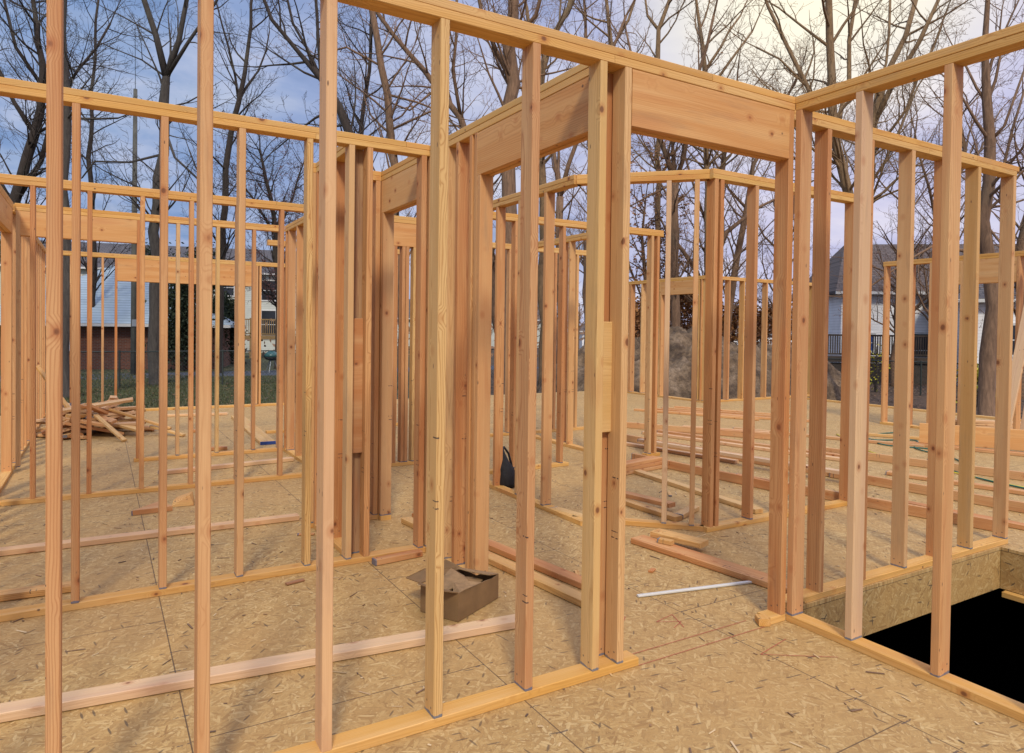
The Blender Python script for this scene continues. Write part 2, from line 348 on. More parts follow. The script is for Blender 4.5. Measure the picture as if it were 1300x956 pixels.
def wall(label, origin, ang, L, studs, header=None, group='stud walls of the house under construction', plates=None, base=None, mats=None, joints=(), top0=0, top1=0, single=False, blocks=(), th=None):
    """local x along the wall, thickness 0..TH in y, near face at y=0"""
    root = empty('wall_frame', (*origin, 0), ang, label=label, cat='wall frame', group=group)
    mats = mats or [W_STUD]
    TH = th or .089; yc = TH/2
    for a, b in (plates or [(0, L)]):
        cuts = [a]+[j for j in joints if a < j < b]+[b]
        for i in range(len(cuts)-1):
            board('top_plate', (cuts[i]+.001, yc, (ZT1+ZT2)/2), (cuts[i+1]-.001, yc, (ZT1+ZT2)/2), TH, .038, mat=W_PLATE, parent=root)
        cuts = [a+top0]+[j+.6 for j in joints if a < j+.6 < b]+[b+top1]
        if not single:
            for i in range(len(cuts)-1):
                board('top_plate', (cuts[i]+.001, yc+.0015, (ZT2+ZTT)/2), (cuts[i+1]-.001, yc+.0015, (ZT2+ZTT)/2), TH, .0375, mat=W_PLATE, parent=root)
    for a, b in (base if base is not None else [(0, L)]):
        board('bottom_plate', (a, yc, ZB/2), (b, yc, ZB/2), TH-.001, ZB, mat=W_PLATE, parent=root)
    for i, s in enumerate(studs):
        top = ZT1; bot = ZB; m = mats[random.randrange(len(mats))]; nm = 'stud'
        if isinstance(s, tuple):
            s, opt = s[0], s[1]
            top = opt.get('top', top); bot = opt.get('bot', bot); m = opt.get('mat', m); nm = opt.get('name', nm)
        tw = R(random.uniform(-.9, .9))
        o = board(nm, (s, yc+random.uniform(-.0012, .0012), bot), (s+random.uniform(-.003, .003), yc, top), TH, .038, up=(1, 0, 0), mat=m, parent=root)
        if random.random() < .5: o.matrix_basis = o.matrix_basis @ Matrix.Rotation(math.pi, 4, 'X')
        o.matrix_basis = o.matrix_basis @ Matrix.Rotation(tw, 4, 'X')
    for h in (header or []):
        a, b, zb = h[0], h[1], h[2]; hh = ZT1-zb-.002
        board('header', (a, .0195, zb+hh/2), (b, .0195, zb+hh/2), .038, hh, mat=W_HEAD, parent=root)
        board('header', (a, TH-.0195, zb+hh/2), (b, TH-.0195, zb+hh/2), .038, hh, mat=W_HEAD, parent=root)
        board('header_spacer', (a+.004, TH/2, zb+.004+hh/2-.004), (b-.004, TH/2, zb+hh/2), .0095, hh-.006, mat=W_YEL, parent=root)
        if len(h) > 3: board('header_sill', (a, TH/2, zb-.0195), (b, TH/2, zb-.0195), TH, .038, mat=W_PLATE, parent=root)
    for (a, b, z, m) in blocks:
        board('blocking', (a, yc, z), (b, yc, z), TH-.01, .038, mat=m, parent=root)
    return root
def wx(Y, x0, x1, studs, label, **k):
    f = lambda s: (s[0]-x0, s[1]) if isinstance(s, tuple) else s-x0
    for key in ('plates', 'base'):
        if k.get(key): k[key] = [(a-x0, b-x0) for a, b in k[key]]
    if k.get('header'): k['header'] = [(h[0]-x0, h[1]-x0, *h[2:]) for h in k['header']]
    if k.get('blocks'): k['blocks'] = [(h[0]-x0, h[1]-x0, *h[2:]) for h in k['blocks']]
    if k.get('joints'): k['joints'] = [j-x0 for j in k['joints']]
    return wall(label, (x0, Y), 0, x1-x0, [f(s) for s in studs], **k)
def wy(X, y0, y1, studs, label, **k):
    f = lambda s: (s[0]-y0, s[1]) if isinstance(s, tuple) else s-y0
    for key in ('plates', 'base'):
        if k.get(key): k[key] = [(a-y0, b-y0) for a, b in k[key]]
    if k.get('header'): k['header'] = [(h[0]-y0, h[1]-y0, *h[2:]) for h in k['header']]
    if k.get('joints'): k['joints'] = [j-y0 for j in k['joints']]
    return wall(label, (X+(k.get('th') or TH), y0), math.pi/2, y1-y0, [f(s) for s in studs], **k)
YM = {'mat': W_YEL}; RM = {'mat': W_RED}; PM = {'mat': W_PALE}
MIX = [W_STUD, W_STUD, W_STUD, W_RED]
# nearest wall, seen across the picture
w = wx(2.40, -1.35, 3.139, [-.92, -.52, -.115, .29, (.69, PM), (1.118, YM), 1.528, (1.873, YM), (2.012, {}), 3.118],
   'near wall frame with the wide doorway header, running from the left edge to the middle corner', header=[(2.032, 3.097, ZH)], joints=(1.93,),
   base=[(-1.35, 2.12), (3.02, 3.139)])
board('blocking', (1.893+1.35, .078, 1.32), (1.992+1.35, .078, 1.32), .02, .50, mat=W_YEL, parent=w)
# near right wall along the stair opening
wy(3.14, .2, 2.398, [.83, 1.23, 1.637, (2.045, PM), 2.378], 'near right wall frame standing along the open stairwell', top1=.091, base=[(.2, 2.398)])
# wall behind the stairwell
wx(2.50, 3.235, 5.76, [3.58, 3.99, 4.43, 4.84, (5.24, YM), 5.735], 'wall frame behind the stairwell, ending free at the right', joints=(4.6,), top1=.035, base=[(3.235, 5.76)], mats=MIX)
# cross wall with header, left of the doorway
wy(1.92, 2.492, 4.44, [2.52, (3.642, {'top': ZH, 'name': 'trimmer_stud'}), 3.682, 3.745, 3.93, 4.08, 4.37], 'cross wall frame with a header reaching back from the near wall', header=[(2.54, 3.662, ZH)], base=[(2.492, 2.56), (3.62, 4.44)], mats=MIX)
# second wall line, left
w5 = wx(4.35, -.76, 1.918, [-.52, (-.11, RM), (.31, RM), .72, (1.12, YM), 1.38, 1.50, 1.88], 'second wall frame back on the left, ending at the cross wall', joints=(1.15,), mats=MIX)
board('blocking', (1.40+.76, .06, 1.15), (1.48+.76, .06, 1.15), .02, .88, mat=W_RED, parent=w5)
# closet behind it
wy(1.92, 4.442, 5.38, [4.47, 4.51, (5.262, {'top': ZH, 'name': 'trimmer_stud'}), 5.302], 'small closet wall frame with a header over its opening', header=[(4.53, 5.282, ZH)], base=[(4.442, 4.53), (5.24, 5.38)], mats=[W_RED, W_STUD])
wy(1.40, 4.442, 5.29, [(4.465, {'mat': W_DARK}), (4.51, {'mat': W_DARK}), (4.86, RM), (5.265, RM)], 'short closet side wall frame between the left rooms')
wx(5.292, 1.38, 1.918, [1.40, 1.66, 1.80, 1.895], 'short closet back wall frame behind the second wall', mats=[W_STUD])
# third, fourth and back walls, left
wx(7.13, -.76, 1.948, [-.49, -.08, .33, (.74, {}), 1.15, 1.56, 1.92], 'third wall frame back on the left, without a header', mats=MIX, joints=(.9,))
wx(8.78, -.76, 1.95, [-.73, .37, .41, .77, (1.19, YM), 1.60, 1.90], 'fourth wall frame on the left with a wide opening and header at its left end', header=[(-.71, .35, ZH)], base=[(.33, 1.95)], mats=MIX)
wx(13.95, -.76, 3.25, [-.42, .04, (.24, {}), (2.59, {}), (2.65, {}), 3.13], 'farthest left wall frame at the edge of the floor, with a long window header', th=.14, header=[(.26, 2.57, 2.30)], mats=MIX)
wy(-.855, 2.6, 8.78, [2.7, 3.1, 3.5, 3.9, 4.3, 4.7, 5.1, 5.5, 5.9, 6.3, 6.7, 7.1, 7.5, (7.60, {}), (8.62, {}), 8.66], 'left side wall frame with a header by the far corner', header=[(7.62, 8.60, ZH)], mats=MIX)
wy(-.855, 8.875, 13.94, [9.1+.41*i for i in range(12)], 'left side wall frame of the farthest left room', mats=MIX)
wy(1.951, 7.222, 8.775, [7.25, 7.41, 7.80, 8.18, 8.60, 8.74], 'short wall frame joining the third and fourth left walls', mats=MIX)
# bay-shaped room in the middle
wy(3.24, 4.52, 6.40, [(4.93, {}), 5.36, 5.77, (6.2, {})], 'middle room wall frame on the left of the angled corner', mats=MIX, base=[(4.37, 6.40)])
wall('angled wall frame cutting the corner of the middle room', (3.262, 4.515), R(-45), 1.02, [.30, (.72, PM), .93], mats=[W_STUD])
wx(3.76, 3.985, 5.80, [4.03, (4.09, RM), 4.48, 4.90, 5.32, 5.75], 'right wall frame of the middle room, beyond the doorway', mats=MIX)
wx(6.40, 3.34, 5.95, [3.45, 3.85, (4.05, {}), 4.47, 5.78, (5.87, RM)], 'back wall frame of the middle room with a door gap', base=[(3.34, 4.57), (5.73, 5.95)], mats=MIX)
wy(5.28, 6.50, 8.60, [(7.02, RM), 7.45, 7.61, 8.05, 8.5], 'partition wall frame behind the middle room', mats=MIX)
wx(8.65, 4.6, 6.9, [4.7, 5.1, 5.45, 5.9, 6.3, 6.75], 'rear partition wall frame far behind the middle room', mats=MIX)
wx(7.25, 2.055, 3.3, [2.09, 2.13, (2.765, {'top': ZH, 'name': 'trimmer_stud', 'mat': W_PALE}), (2.804, {'top': ZH, 'name': 'trimmer_stud', 'mat': W_STUD}), (2.90, {'top': ZH, 'name': 'trimmer_stud', 'mat': W_RED}), (2.945, {'top': ZH, 'name': 'trimmer_stud', 'mat': W_STUD}), (3.03, {'top': ZH, 'name': 'trimmer_stud'}), 3.25], 'wall frame with a header seen through the closet opening', header=[(2.15, 3.20, ZH)], mats=[W_STUD, W_YEL])
wx(10.3, 2.055, 4.2, [2.4, 2.8, 3.2, 3.6, 4.0, 4.15], 'rear wall frame behind the closet rooms', mats=MIX)
# far right rooms
wy(11.30, 10.90, 14.4, [10.95, (11.02, {}), (12.22, {'top': 2.39, 'name': 'trimmer_stud'}), 12.26, 12.9, 13.3, 13.35, 14.3], 'far wall frame with a window header facing the dirt mound', th=.14, header=[(11.04, 12.24, 2.39), (13.37, 14.28, 2.39)], mats=[W_STUD, W_YEL])
wx(10.80, 11.30, 15.0, [11.35, 12.03, 12.50, 13.27, 13.9, 14.5, 14.95], 'far wall frame before the trees, right of the dirt mound', th=.14, mats=[W_STUD, W_YEL])
wy(11.50, 4.6, 6.98, [4.95, (5.72, {}), (6.14, {'bot': .04}), 6.19, 6.52, 6.95], 'far right wall frame with a door header near the white house', th=.14, header=[(4.97, 6.12, 2.33)], base=[(6.1, 6.98)], mats=[W_STUD])
# ------------------------------------------------------------------ lone sticks on the floor
def lone(label, p0, p1, w=.089, t=.038, z=.003, mat=None, name='lumber_board', cat='board', group='lumber lying on the floor', up=(0, 0, 1), z1=None):
    o = board(name, (*p0, z+t/2), (*p1, (z if z1 is None else z1)+t/2), w, t, up=up, mat=mat or W_STUD)
    return tag(o, label, cat, group)
lone('long pale board lying in front of the cardboard box', (-.55, 3.31), (1.87, 3.045), mat=W_PALE)
lone('pale board lying across the left room behind the second wall', (-.66, 5.63), (1.36, 5.585), mat=W_PALE)
lone('whitish board lying just behind the third left wall', (.52, 7.92), (1.90, 8.08), mat=W_PALE)
lone('pale board lying near the farthest left wall', (.9, 12.95), (1.9, 12.8), mat=W_PALE)
e = lone('wide board with a blue painted end on the far left floor', (1.88, 9.33), (1.98, 12.3), w=.19, mat=W_YEL)
b = board('painted_end', (0.0-.004, 0, 0), (.012, 0, 0), .192, .040, mat=M_BLUEP, parent=e)
lone('short board lying against the second left wall plate', (-.62, 4.72), (-.12, 4.69), mat=W_YEL)
lone('small flat offcut block on the far left floor', (1.10, 9.20), (1.36, 9.18), mat=W_RED, name='lumber_block', cat='offcut')
lone('offcut block lying beside the blue-ended board', (1.15, 10.9), (1.35, 10.8), mat=W_RED, name='lumber_block', cat='offcut')
# triangular scrap
mb = MB(); mb.v = [(0,0,0),(.30,.02,0),(.22,.26,0),(0,0,.038),(.30,.02,.038),(.22,.26,.038)]; mb.f = [(0,2,1),(3,4,5),(0,1,4,3),(1,2,5,4),(2,0,3,5)]
tag(mb.build('lumber_wedge', W_RED, loc=(.22, 6.30, .003)), 'triangular reddish wood scrap on the left room floor', 'offcut', 'offcuts on the left room floor')
mb = MB(); mb.v = [(0,0,0),(.17,-.03,0),(.19,.08,0),(.03,.12,0),(.02,.03,.05),(.14,0,.09),(.17,.07,.10),(.05,.10,.06)]
mb.f = [(0,3,2,1),(4,5,6,7),(0,1,5,4),(1,2,6,5),(2,3,7,6),(3,0,4,7)]
tag(mb.build('broken_block', W_YEL, loc=(.52, 6.45, .003)), 'broken chunk of wood beside the triangular scrap', 'offcut', 'offcuts on the left room floor')
lone('lower of two long boards lying beside the cardboard box', (1.99+.09, 5.1), (2.33, 3.05), w=.089, mat=W_YEL)
lone('farther of two long boards lying beside the cardboard box', (2.21, 5.2), (2.50, 3.2), w=.089, mat=W_RED)
o = lone('thin white strip lying on the floor in the doorway', (2.66, 3.03), (3.46, 2.86), w=.024, t=.012, mat=M_WHITE, name='trim_strip', cat='trim strip')
lone('reddish board lying on a yellow board beyond the doorway', (4.05, 4.95), (4.17, 4.33), z=.044, mat=W_RED)
lone('yellow board underneath a reddish board beyond the doorway', (4.00, 4.95), (4.02, 4.10), mat=W_YEL)
lone('short yellow offcut pointing sideways from under two boards', (4.07, 4.16), (4.40, 4.30), mat=W_YEL)
lone('long yellow board lying across the middle room floor', (5.00, 6.00), (4.80, 3.95), mat=W_YEL)
for i in range(3):
    lone(['lowest board of the short stack by the double stud', 'middle board of the short stack by the double stud', 'top board of the short stack by the double stud'][i],
         (4.45+.05*i, 5.70), (5.48-.03*i, 5.86+.01*i), w=.14, z=.003+.0395*i, mat=W_RED, group='short board stack in the middle room')
lone('red-brown board with blocks on it, left of the corner post', (3.36, 3.84), (3.52, 2.62), w=.14, mat=W_RED)
lone('yellow block resting on the red-brown board by the corner post', (3.49, 3.80), (3.60, 3.42), w=.12, z=.043, mat=W_YEL, name='lumber_block', cat='offcut')
lone('darker block resting under the yellow block by the doorway', (3.40, 3.66), (3.44, 3.56), w=.05, t=.03, z=.043, mat=W_YEL, name='lumber_block', cat='offcut')
lone('small block beside the plate stub at the corner post', (2.975, 2.40), (3.01, 2.455), w=.06, mat=W_PLATE, name='lumber_block', cat='offcut')
lone('offcut lying at the foot of the second wall by the cross wall', (1.52, 4.27), (1.86, 4.30), w=.06, mat=W_RED, name='lumber_block', cat='offcut')
lone('yellow board with a broken end on the middle room floor', (3.29, 4.82), (3.36, 4.40), mat=W_YEL)
# long stacks on edge crossing the right-hand rooms
runs = [((5.42, 6.30), (5.62, 4.3), .0, W_RED, 'red-brown board on edge nearest the middle room'), ((5.60, 4.9), (6.02, 2.7), .0, W_RED, 'red-brown board on edge behind the stair wall'),
        ((6.25, 7.9), (6.75, 4.4), .0, W_STUD, 'second long red board on edge across the right floor'), ((6.70, 4.6), (6.95, 2.2), .0, W_STUD, 'long red board on edge seen through the stair wall studs'),
        ((7.15, 8.6), (8.3, 6.6), .0, W_STUD, 'third long board on edge farther across the right floor'), ((7.9, 5.6), (8.5, 3.2), .0, W_STUD, 'long board on edge on the far right floor')]
for a, b, z, m, lb in runs:
    lone(lb, a, b, w=.038, t=.089, z=.003, mat=m, group='long boards lying on edge')
flat = [((6.05, 6.9), (6.55, 4.2), .093, W_PALE, 'pale board laid over the long red boards'), ((6.0, 7.6), (6.4, 5.6), .0, W_PALE, 'pale flat board between the long red boards'), ((7.0, 7.9), (7.7, 5.0), .0, W_PALE, 'pale flat board beyond the long red boards'),
        ((7.3, 7.9), (7.9, 5.2), .0, W_STUD, 'tan flat board beside the far pale board'), ((8.6, 7.6), (9.6, 5.2), .0, W_STUD, 'tan board on the open floor near the green cord'),
        ((6.95, 4.05), (7.05, 3.2), .0, W_RED, 'short red board right of the stair wall stud'), ((8.0, 8.1), (8.7, 7.0), .0, W_PALE, 'short pale board far behind the middle room'),
        ((7.4, 4.4), (7.9, 2.2), .0, W_STUD, 'tan flat board far right behind the stair wall'), ((6.2, 3.6), (6.4, 1.6), .0, W_RED, 'red flat board right of the stairwell edge'),
        ((9.3, 9.6), (10.6, 7.6), .0, W_STUD, 'thin tan board lying near the far window wall'), ((9.9, 6.4), (10.6, 5.1), .0, W_YEL, 'yellow plate board lying in the far right door gap')]
for a, b, z, m, lb in flat: lone(lb, a, b, z=.003+z, mat=m, group='loose boards across the right floor')
# wide header stock and pale stock near the far right wall
lone('wide header board on edge near the far right wall', (9.75, 5.35), (10.75, 3.6), w=.04, t=.27, z=.045, mat=W_HEAD, group='stock near the far right wall')
lone('long board under the wide header board on the right', (9.65, 5.55), (10.5, 3.4), w=.12, t=.038, mat=W_RED, group='stock near the far right wall')
for i in range(4):
    lone(['lowest pale board of the far right stack', 'second pale board of the far right stack', 'third pale board of the far right stack', 'top pale board of the far right stack'][i],
         (11.95, 6.5-.1*i), (12.9, 4.7+.12*i), w=.14, t=.038, z=.003+.04*i, mat=W_PALE, group='stock near the far right wall')
for i in range(4):
    board_l = ['left', 'second', 'third', 'right'][i]
    lone('flat board on the far floor, %s one of four lying side by side' % board_l, (8.9+.35*i, 10.3), (9.9+.35*i, 8.2), z=.003, mat=W_STUD, group='four boards on the far floor')
# leaning boards at the right edge
for i, (x, y, lb) in enumerate(((10.6, 4.72, 'pale board leaning upright against the far right wall, left of its pair'), (10.75, 4.52, 'pale board leaning upright against the far right wall, right of its pair'))):
    o = board('leaning_board', (x, y, .01), (11.46, y-.05-.02*i, 2.62), .14, .038, up=(-1, 0, 0), mat=W_PALE)
    tag(o, lb, 'board', 'boards leaning on the far right wall')
# offcut pile on the left
rnd = random.Random(5)
for i in range(60):
    L = rnd.uniform(.3, .95); a = rnd.uniform(-1.5, 1.5)
    f = i/60; cx = rnd.uniform(-.45, .42)*(1-f*.35)-.05; cy = 11.35+rnd.uniform(-.45, .55)*(1-f*.35); z = .025+f*.44*rnd.uniform(.75, 1.1)*(1-.6*abs(cx+.05))
    dx, dy = math.cos(a)*L/2, math.sin(a)*L/2; tl = rnd.uniform(-.24, .24) if f > .15 else .0
    o = board('lumber_offcut', (cx-dx, cy-dy, max(.03, z-tl*.5)), (cx+dx, cy+dy, max(.03, z+tl*.6)), .089, .038, up=(rnd.uniform(-.3, .3), rnd.uniform(-.3, .3), 1), mat=rnd.choice([W_STUD, W_RED, W_YEL, W_PALE]))
    tag(o, 'lumber offcut lying in the jumbled heap by the left wall', 'offcut', 'heap of offcuts by the left wall')
for (a, b, z0, z1, lb) in (((-.75, 11.6), (-.35, 11.2), .95, .36, 'stick leaning steeply over the offcut heap'), ((.12, 11.1), (.85, 10.7), .36, .10, 'stick sliding off the right side of the offcut heap'),
                       ((-.05, 11.0), (.28, 10.35), .30, .02, 'stick poking toward the viewer from the offcut heap'), ((.62, 10.9), (1.0, 10.5), .12, .02, 'thin stick lying right of the offcut heap')):
    o = board('lumber_stick', (*a, z0), (*b, z1), .06, .03, mat=W_YEL); tag(o, lb, 'offcut', 'sticks around the offcut heap')
# ------------------------------------------------------------------ deck, stairwell
def floor_mesh():
    # rectangle with a hole for the stairwell: x 3.23..5.62, y -3..2.487
    xs = [-6, 3.232, 5.62, 14.1]; ys = [-5, -2.6, 2.487, 14.2]
    mb = MB()
    for i in range(3):
        for j in range(3):
            if i == 1 and j == 1: continue
            mb.box(xs[i], ys[j], -.022, xs[i+1], ys[j+1], 0)
    # far right corner room
    return mb
fb = MB(); vs = {}
def fq(x0, y0, x1, y1): fb.quad((x0, y0, 0), (x1, y0, 0), (x1, y1, 0), (x0, y1, 0))
for x0, y0, x1, y1 in ((-6, -5, 3.232, 14.2), (3.232, 2.487, 14.3, 10.95), (3.232, 10.95, 11.5, 14.2), (5.62, -5, 14.3, 2.487), (3.232, -5, 5.62, -2.6)):
    fq(x0, y0, x1, y1)
fb.quad((3.232, -2.6, 0), (3.232, -2.6, -.022), (3.232, 2.487, -.022), (3.232, 2.487, 0)) 
fb.quad((3.232, 2.487, 0), (3.232, 2.487, -.022), (5.62, 2.487, -.022), (5.62, 2.487, 0))
fb.quad((5.62, 2.487, 0), (5.62, 2.487, -.022), (5.62, -2.6, -.022), (5.62, -2.6, 0))
tag(fb.build('floor', M_FLOOR), kind='structure')
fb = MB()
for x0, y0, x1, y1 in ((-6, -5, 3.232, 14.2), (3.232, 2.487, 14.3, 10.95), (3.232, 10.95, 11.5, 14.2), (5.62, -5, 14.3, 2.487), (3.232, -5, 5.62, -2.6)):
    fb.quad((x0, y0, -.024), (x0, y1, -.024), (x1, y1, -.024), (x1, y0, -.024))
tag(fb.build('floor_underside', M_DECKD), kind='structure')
# rim boards round the stairwell and joists under the deck
def rim(label, a, b, mat=M_RIM, w=.03, zb=-.30):
    a, b = Vector((*a, 0)), Vector((*b, 0)); d = b-a; L = d.length
    mb = MB().box(0, -w/2, zb, L, w/2, -.025)
    o = mb.build('rim_board', mat, loc=a, rot=(0, 0, math.atan2(d.y, d.x)))
    return tag(o, label, 'rim board', 'rim boards of the floor')
rim('rim board under the wall behind the stairwell', (3.20, 2.503), (5.65, 2.503))
rim('rim board on the far right side of the stairwell', (5.636, 2.485), (5.636, -2.6))
rim('rim board below the near right wall at the stairwell', (3.216, 2.485), (3.216, -2.6))
rim('outer rim board below the farthest left wall', (-6, 14.18), (11.4, 14.18))
rim('outer rim board on the far right edge of the floor', (14.28, -5), (14.28, 10.9))
mb = MB()
for i in range(1): pass
# plate board along the open right edge of the floor
e = empty('floor_edge_plate', (14.2, 1.5, 0), 0, label='bare bottom plate nailed along the open right edge of the floor', cat='plate', group='loose plates')
board('plate_board', (0, 0, ZB/2), (0, 4.6, ZB/2), TH, ZB, mat=W_PLATE, parent=e); board('plate_board', (0, 4.602, ZB/2), (0, 9.2, ZB/2), TH, ZB, mat=W_PLATE, parent=e)
board('plate_board', (.05, 0, ZB*1.5+.001), (.05, 4.0, ZB*1.5+.001), TH, ZB, mat=W_RED, parent=e)
# ledge strip on the right rim
tag(board('ledge_strip', (5.60, 2.45, -.325), (5.60, -2.5, -.325), .06, .04, mat=W_PLATE), 'ledge strip under the rim board on the far side of the stairwell', 'ledger')
# basement
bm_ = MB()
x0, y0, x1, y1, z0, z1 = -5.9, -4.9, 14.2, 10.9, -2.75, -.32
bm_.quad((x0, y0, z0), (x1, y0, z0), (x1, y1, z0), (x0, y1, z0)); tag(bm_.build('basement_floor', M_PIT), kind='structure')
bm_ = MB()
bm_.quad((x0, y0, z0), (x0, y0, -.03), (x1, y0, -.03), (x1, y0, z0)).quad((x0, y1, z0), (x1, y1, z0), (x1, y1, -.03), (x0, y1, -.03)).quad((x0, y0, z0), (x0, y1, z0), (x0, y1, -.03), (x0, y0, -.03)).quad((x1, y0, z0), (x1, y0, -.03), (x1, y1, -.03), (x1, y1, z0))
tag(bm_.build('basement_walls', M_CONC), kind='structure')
# chalk lines on the deck
def decal(name, segs, mat, label, cat, w=.004):
    mb = MB()
    for a, b in segs:
        a, b = Vector((*a, .003)), Vector((*b, .003)); d = (b-a).normalized(); n = Vector((-d.y, d.x, 0))*w/2
        mb.quad(a-n, b-n, b+n, a+n)
    return tag(mb.build(name, mat), label, cat)
rnd = random.Random(3)
sg = [((2.12, 2.40), (2.98, 2.40)), ((2.1, 2.50), (2.95, 2.50)), ((2.55, 2.62), (2.64, 2.66)), ((2.64, 2.66), (2.52, 2.72)), ((2.52, 2.72), (2.66, 2.75)), ((2.66, 2.75), (2.60, 2.60)), ((2.3, 2.75), (2.42, 2.85)), ((2.42, 2.85), (2.36, 2.95)), ((3.0, 2.0), (2.7, 2.2)), ((2.7, 2.2), (2.95, 2.25))]
decal('chalk_line', sg, M_CHALK, 'red chalk lines and scribbles on the floor of the doorway', 'chalk marks')
# ------------------------------------------------------------------ cardboard box
def cardbox():
    root = empty('cardboard_box', (1.72, 3.42, .004), R(28), label='torn open brown cardboard box on the floor behind the near wall', cat='cardboard box')
    a, b, h, t = .195, .125, .135, .005
    mb = MB()
    mb.box(-a, -b, 0, a, b, t)
    def side(p, q, prof):
        p, q = Vector(p), Vector(q); n = len(prof)-1; d = (q-p).normalized(); nn = Vector((-d.y, d.x, 0))*t
        for i in range(n):
            s0, s1 = p.lerp(q, i/n), p.lerp(q, (i+1)/n); z0, z1 = prof[i], prof[i+1]
            k = len(mb.v)
            for s, z in ((s0, z0), (s1, z1)):
                mb.v += [(s.x, s.y, t), (s.x, s.y, z), (s.x+nn.x, s.y+nn.y, z), (s.x+nn.x, s.y+nn.y, t)]
            mb.f += [(k, k+4, k+5, k+1), (k+3, k+2, k+6, k+7), (k+1, k+5, k+6, k+2)]
    side((-a, -b, 0), (a, -b, 0), [.15, .15, .145, .14, .138, .13, .135])
    side((a, -b, 0), (a, b, 0), [.135, .12, .125, .10, .11, .12])
    side((a, b, 0), (-a, b, 0), [.12, .13, .11, .14, .12, .15])
    side((-a, b, 0), (-a, -b, 0), [.15, .155, .14, .15])
    mb.build('box_body', M_CARD, root)
    def flap(name, pts, mat=M_CARD):
        m2 = MB(); n = len(pts); up = [Vector(p)+Vector((0, 0, .005)) for p in pts]
        m2.v = [tuple(p) for p in pts]+[tuple(p) for p in up]
        m2.f = [tuple(reversed(range(n))), tuple(range(n, 2*n))]+[(i, (i+1) % n, n+(i+1) % n, n+i) for i in range(n)]
        return m2.build(name, mat, root)
    flap('flap', [(-a, b, .15), (a, b, .12), (a-.03, b+.10, .16), (.08, b+.13, .13), (-.05, b+.09, .17), (-a+.02, b+.12, .15)])
    flap('flap', [(a, -b, .135), (a, b, .12), (a-.09, b-.02, .15), (a-.05, .02, .13), (a-.12, -.04, .16), (a-.08, -b+.01, .15)], M_TEAR)
    flap('flap', [(-a+.02, -b, .142), (.02, -b, .138), (.06, -b+.10, .10), (-.06, -b+.13, .15), (-a+.05, -b+.07, .12)], M_TEAR)
    flap('flap', [(-a, -b, .15), (-a, b, .15), (-a-.10, b-.06, .19), (-a-.05, 0, .16), (-a-.09, -b+.04, .18)])
    flap('torn_liner', [(-.12, .02, .10), (.02, -.04, .13), (.12, .06, .11), (.06, .11, .16), (-.06, .10, .13)], M_TEAR)
    flap('torn_liner', [(-.02, -.10, .09), (.10, -.08, .12), (.15, .02, .10), (.02, .03, .14)], M_CARD)
cardbox()
def splinters():
    rn = random.Random(21); mb = MB()
    for i in range(1500):
        x = rn.uniform(-.7, 9); y = rn.uniform(1.2, 11)
        if 3.1 < x < 5.75 and y < 2.65: continue
        a = rn.uniform(0, 6.28); L = rn.choice([.006, .010, .016, .025, .038])*rn.uniform(.6, 1.2); w_ = rn.uniform(.0015, .004); h = rn.uniform(.001, .004)
        M = Matrix.Translation((x, y, .0025)) @ Matrix.Rotation(a, 4, 'Z') @ Matrix.Rotation(rn.uniform(-.06, .06), 4, 'Y')
        mb.box(-L, -w_, 0, L, w_, h, M=M)
    k = leafm('splinters_wood', [(.55,.38,.18),(.66,.50,.28),(.30,.17,.08),(.10,.06,.04),(.60,.42,.2)])
    tag(mb.build('wood_splinters', k), 'splinters and small wood chips scattered over the floor sheathing', 'wood chips', kind='stuff')
splinters()
for i, (x, y, a, L, m, lb) in enumerate(((2.55, 3.45, 1.1, .10, W_YEL, 'small yellow scrap beyond the white strip'), (.95, 4.18, .2, .11, W_DARK, 'dark sliver of wood just before the second left wall'),
      (1.25, 5.15, -.4, .12, W_RED, 'reddish scrap between the second wall and the pale board'), (4.55, 4.75, .9, .14, W_YEL, 'yellow scrap in the middle of the far room floor'), (3.0, 3.3, .5, .06, W_RED, 'tiny reddish scrap near the red-brown board'), (-.3, 6.2, 1.3, .10, W_STUD, 'small tan scrap on the left room floor'))):
    lone(lb, (x, y), (x+L*math.cos(a), y+L*math.sin(a)), w=.03, t=.012, mat=m, name='wood_scrap', cat='scrap', group='small wood scraps on the floor')
# ------------------------------------------------------------------ black bag and red tool
def blob(name, rings, mat, parent=None, sides=14, jit=.06, seed=1, loc=(0, 0, 0)):
    rn = random.Random(seed); mb = MB()
    for (z, rx, ry, ox, oy) in rings:
        for k in range(sides):
            t = 2*math.pi*k/sides; j = 1+rn.uniform(-jit, jit)
            mb.v.append((ox+rx*math.cos(t)*j, oy+ry*math.sin(t)*j, z))
    n = len(rings)
    for i in range(n-1):
        for k in range(sides): mb.f.append((i*sides+k, i*sides+(k+1) % sides, (i+1)*sides+(k+1) % sides, (i+1)*sides+k))
    mb.f += [tuple(reversed(range(sides))), tuple((n-1)*sides+k for k in range(sides))]
    return mb.build(name, mat, parent, True, loc)
bag = empty('tool_bag', (3.41, 5.80, 0), R(20), label='slumped black bag standing behind the middle room studs', cat='bag')
blob('bag_body', [(.004, .10, .08, 0, 0), (.05, .12, .09, 0, 0), (.12, .11, .08, -.01, 0), (.19, .09, .07, -.03, 0), (.26, .05, .04, -.05, 0), (.34, .02, .02, -.07, 0), (.40, .008, .008, -.08, 0)], M_BLACK, bag, jit=.09, seed=4)
mb = MB(); mb.tube([(-.07, 0, .37), (-.02, .03, .39), (.04, .02, .32), (.07, .01, .22), (.08, 0, .16)], .011, 6); mb.build('strap', M_BLACK, bag, True)
ct = empty('fuel_can', (5.02, 6.52, .0), R(30), label='small red plastic can on the floor by the partition studs', cat='can')
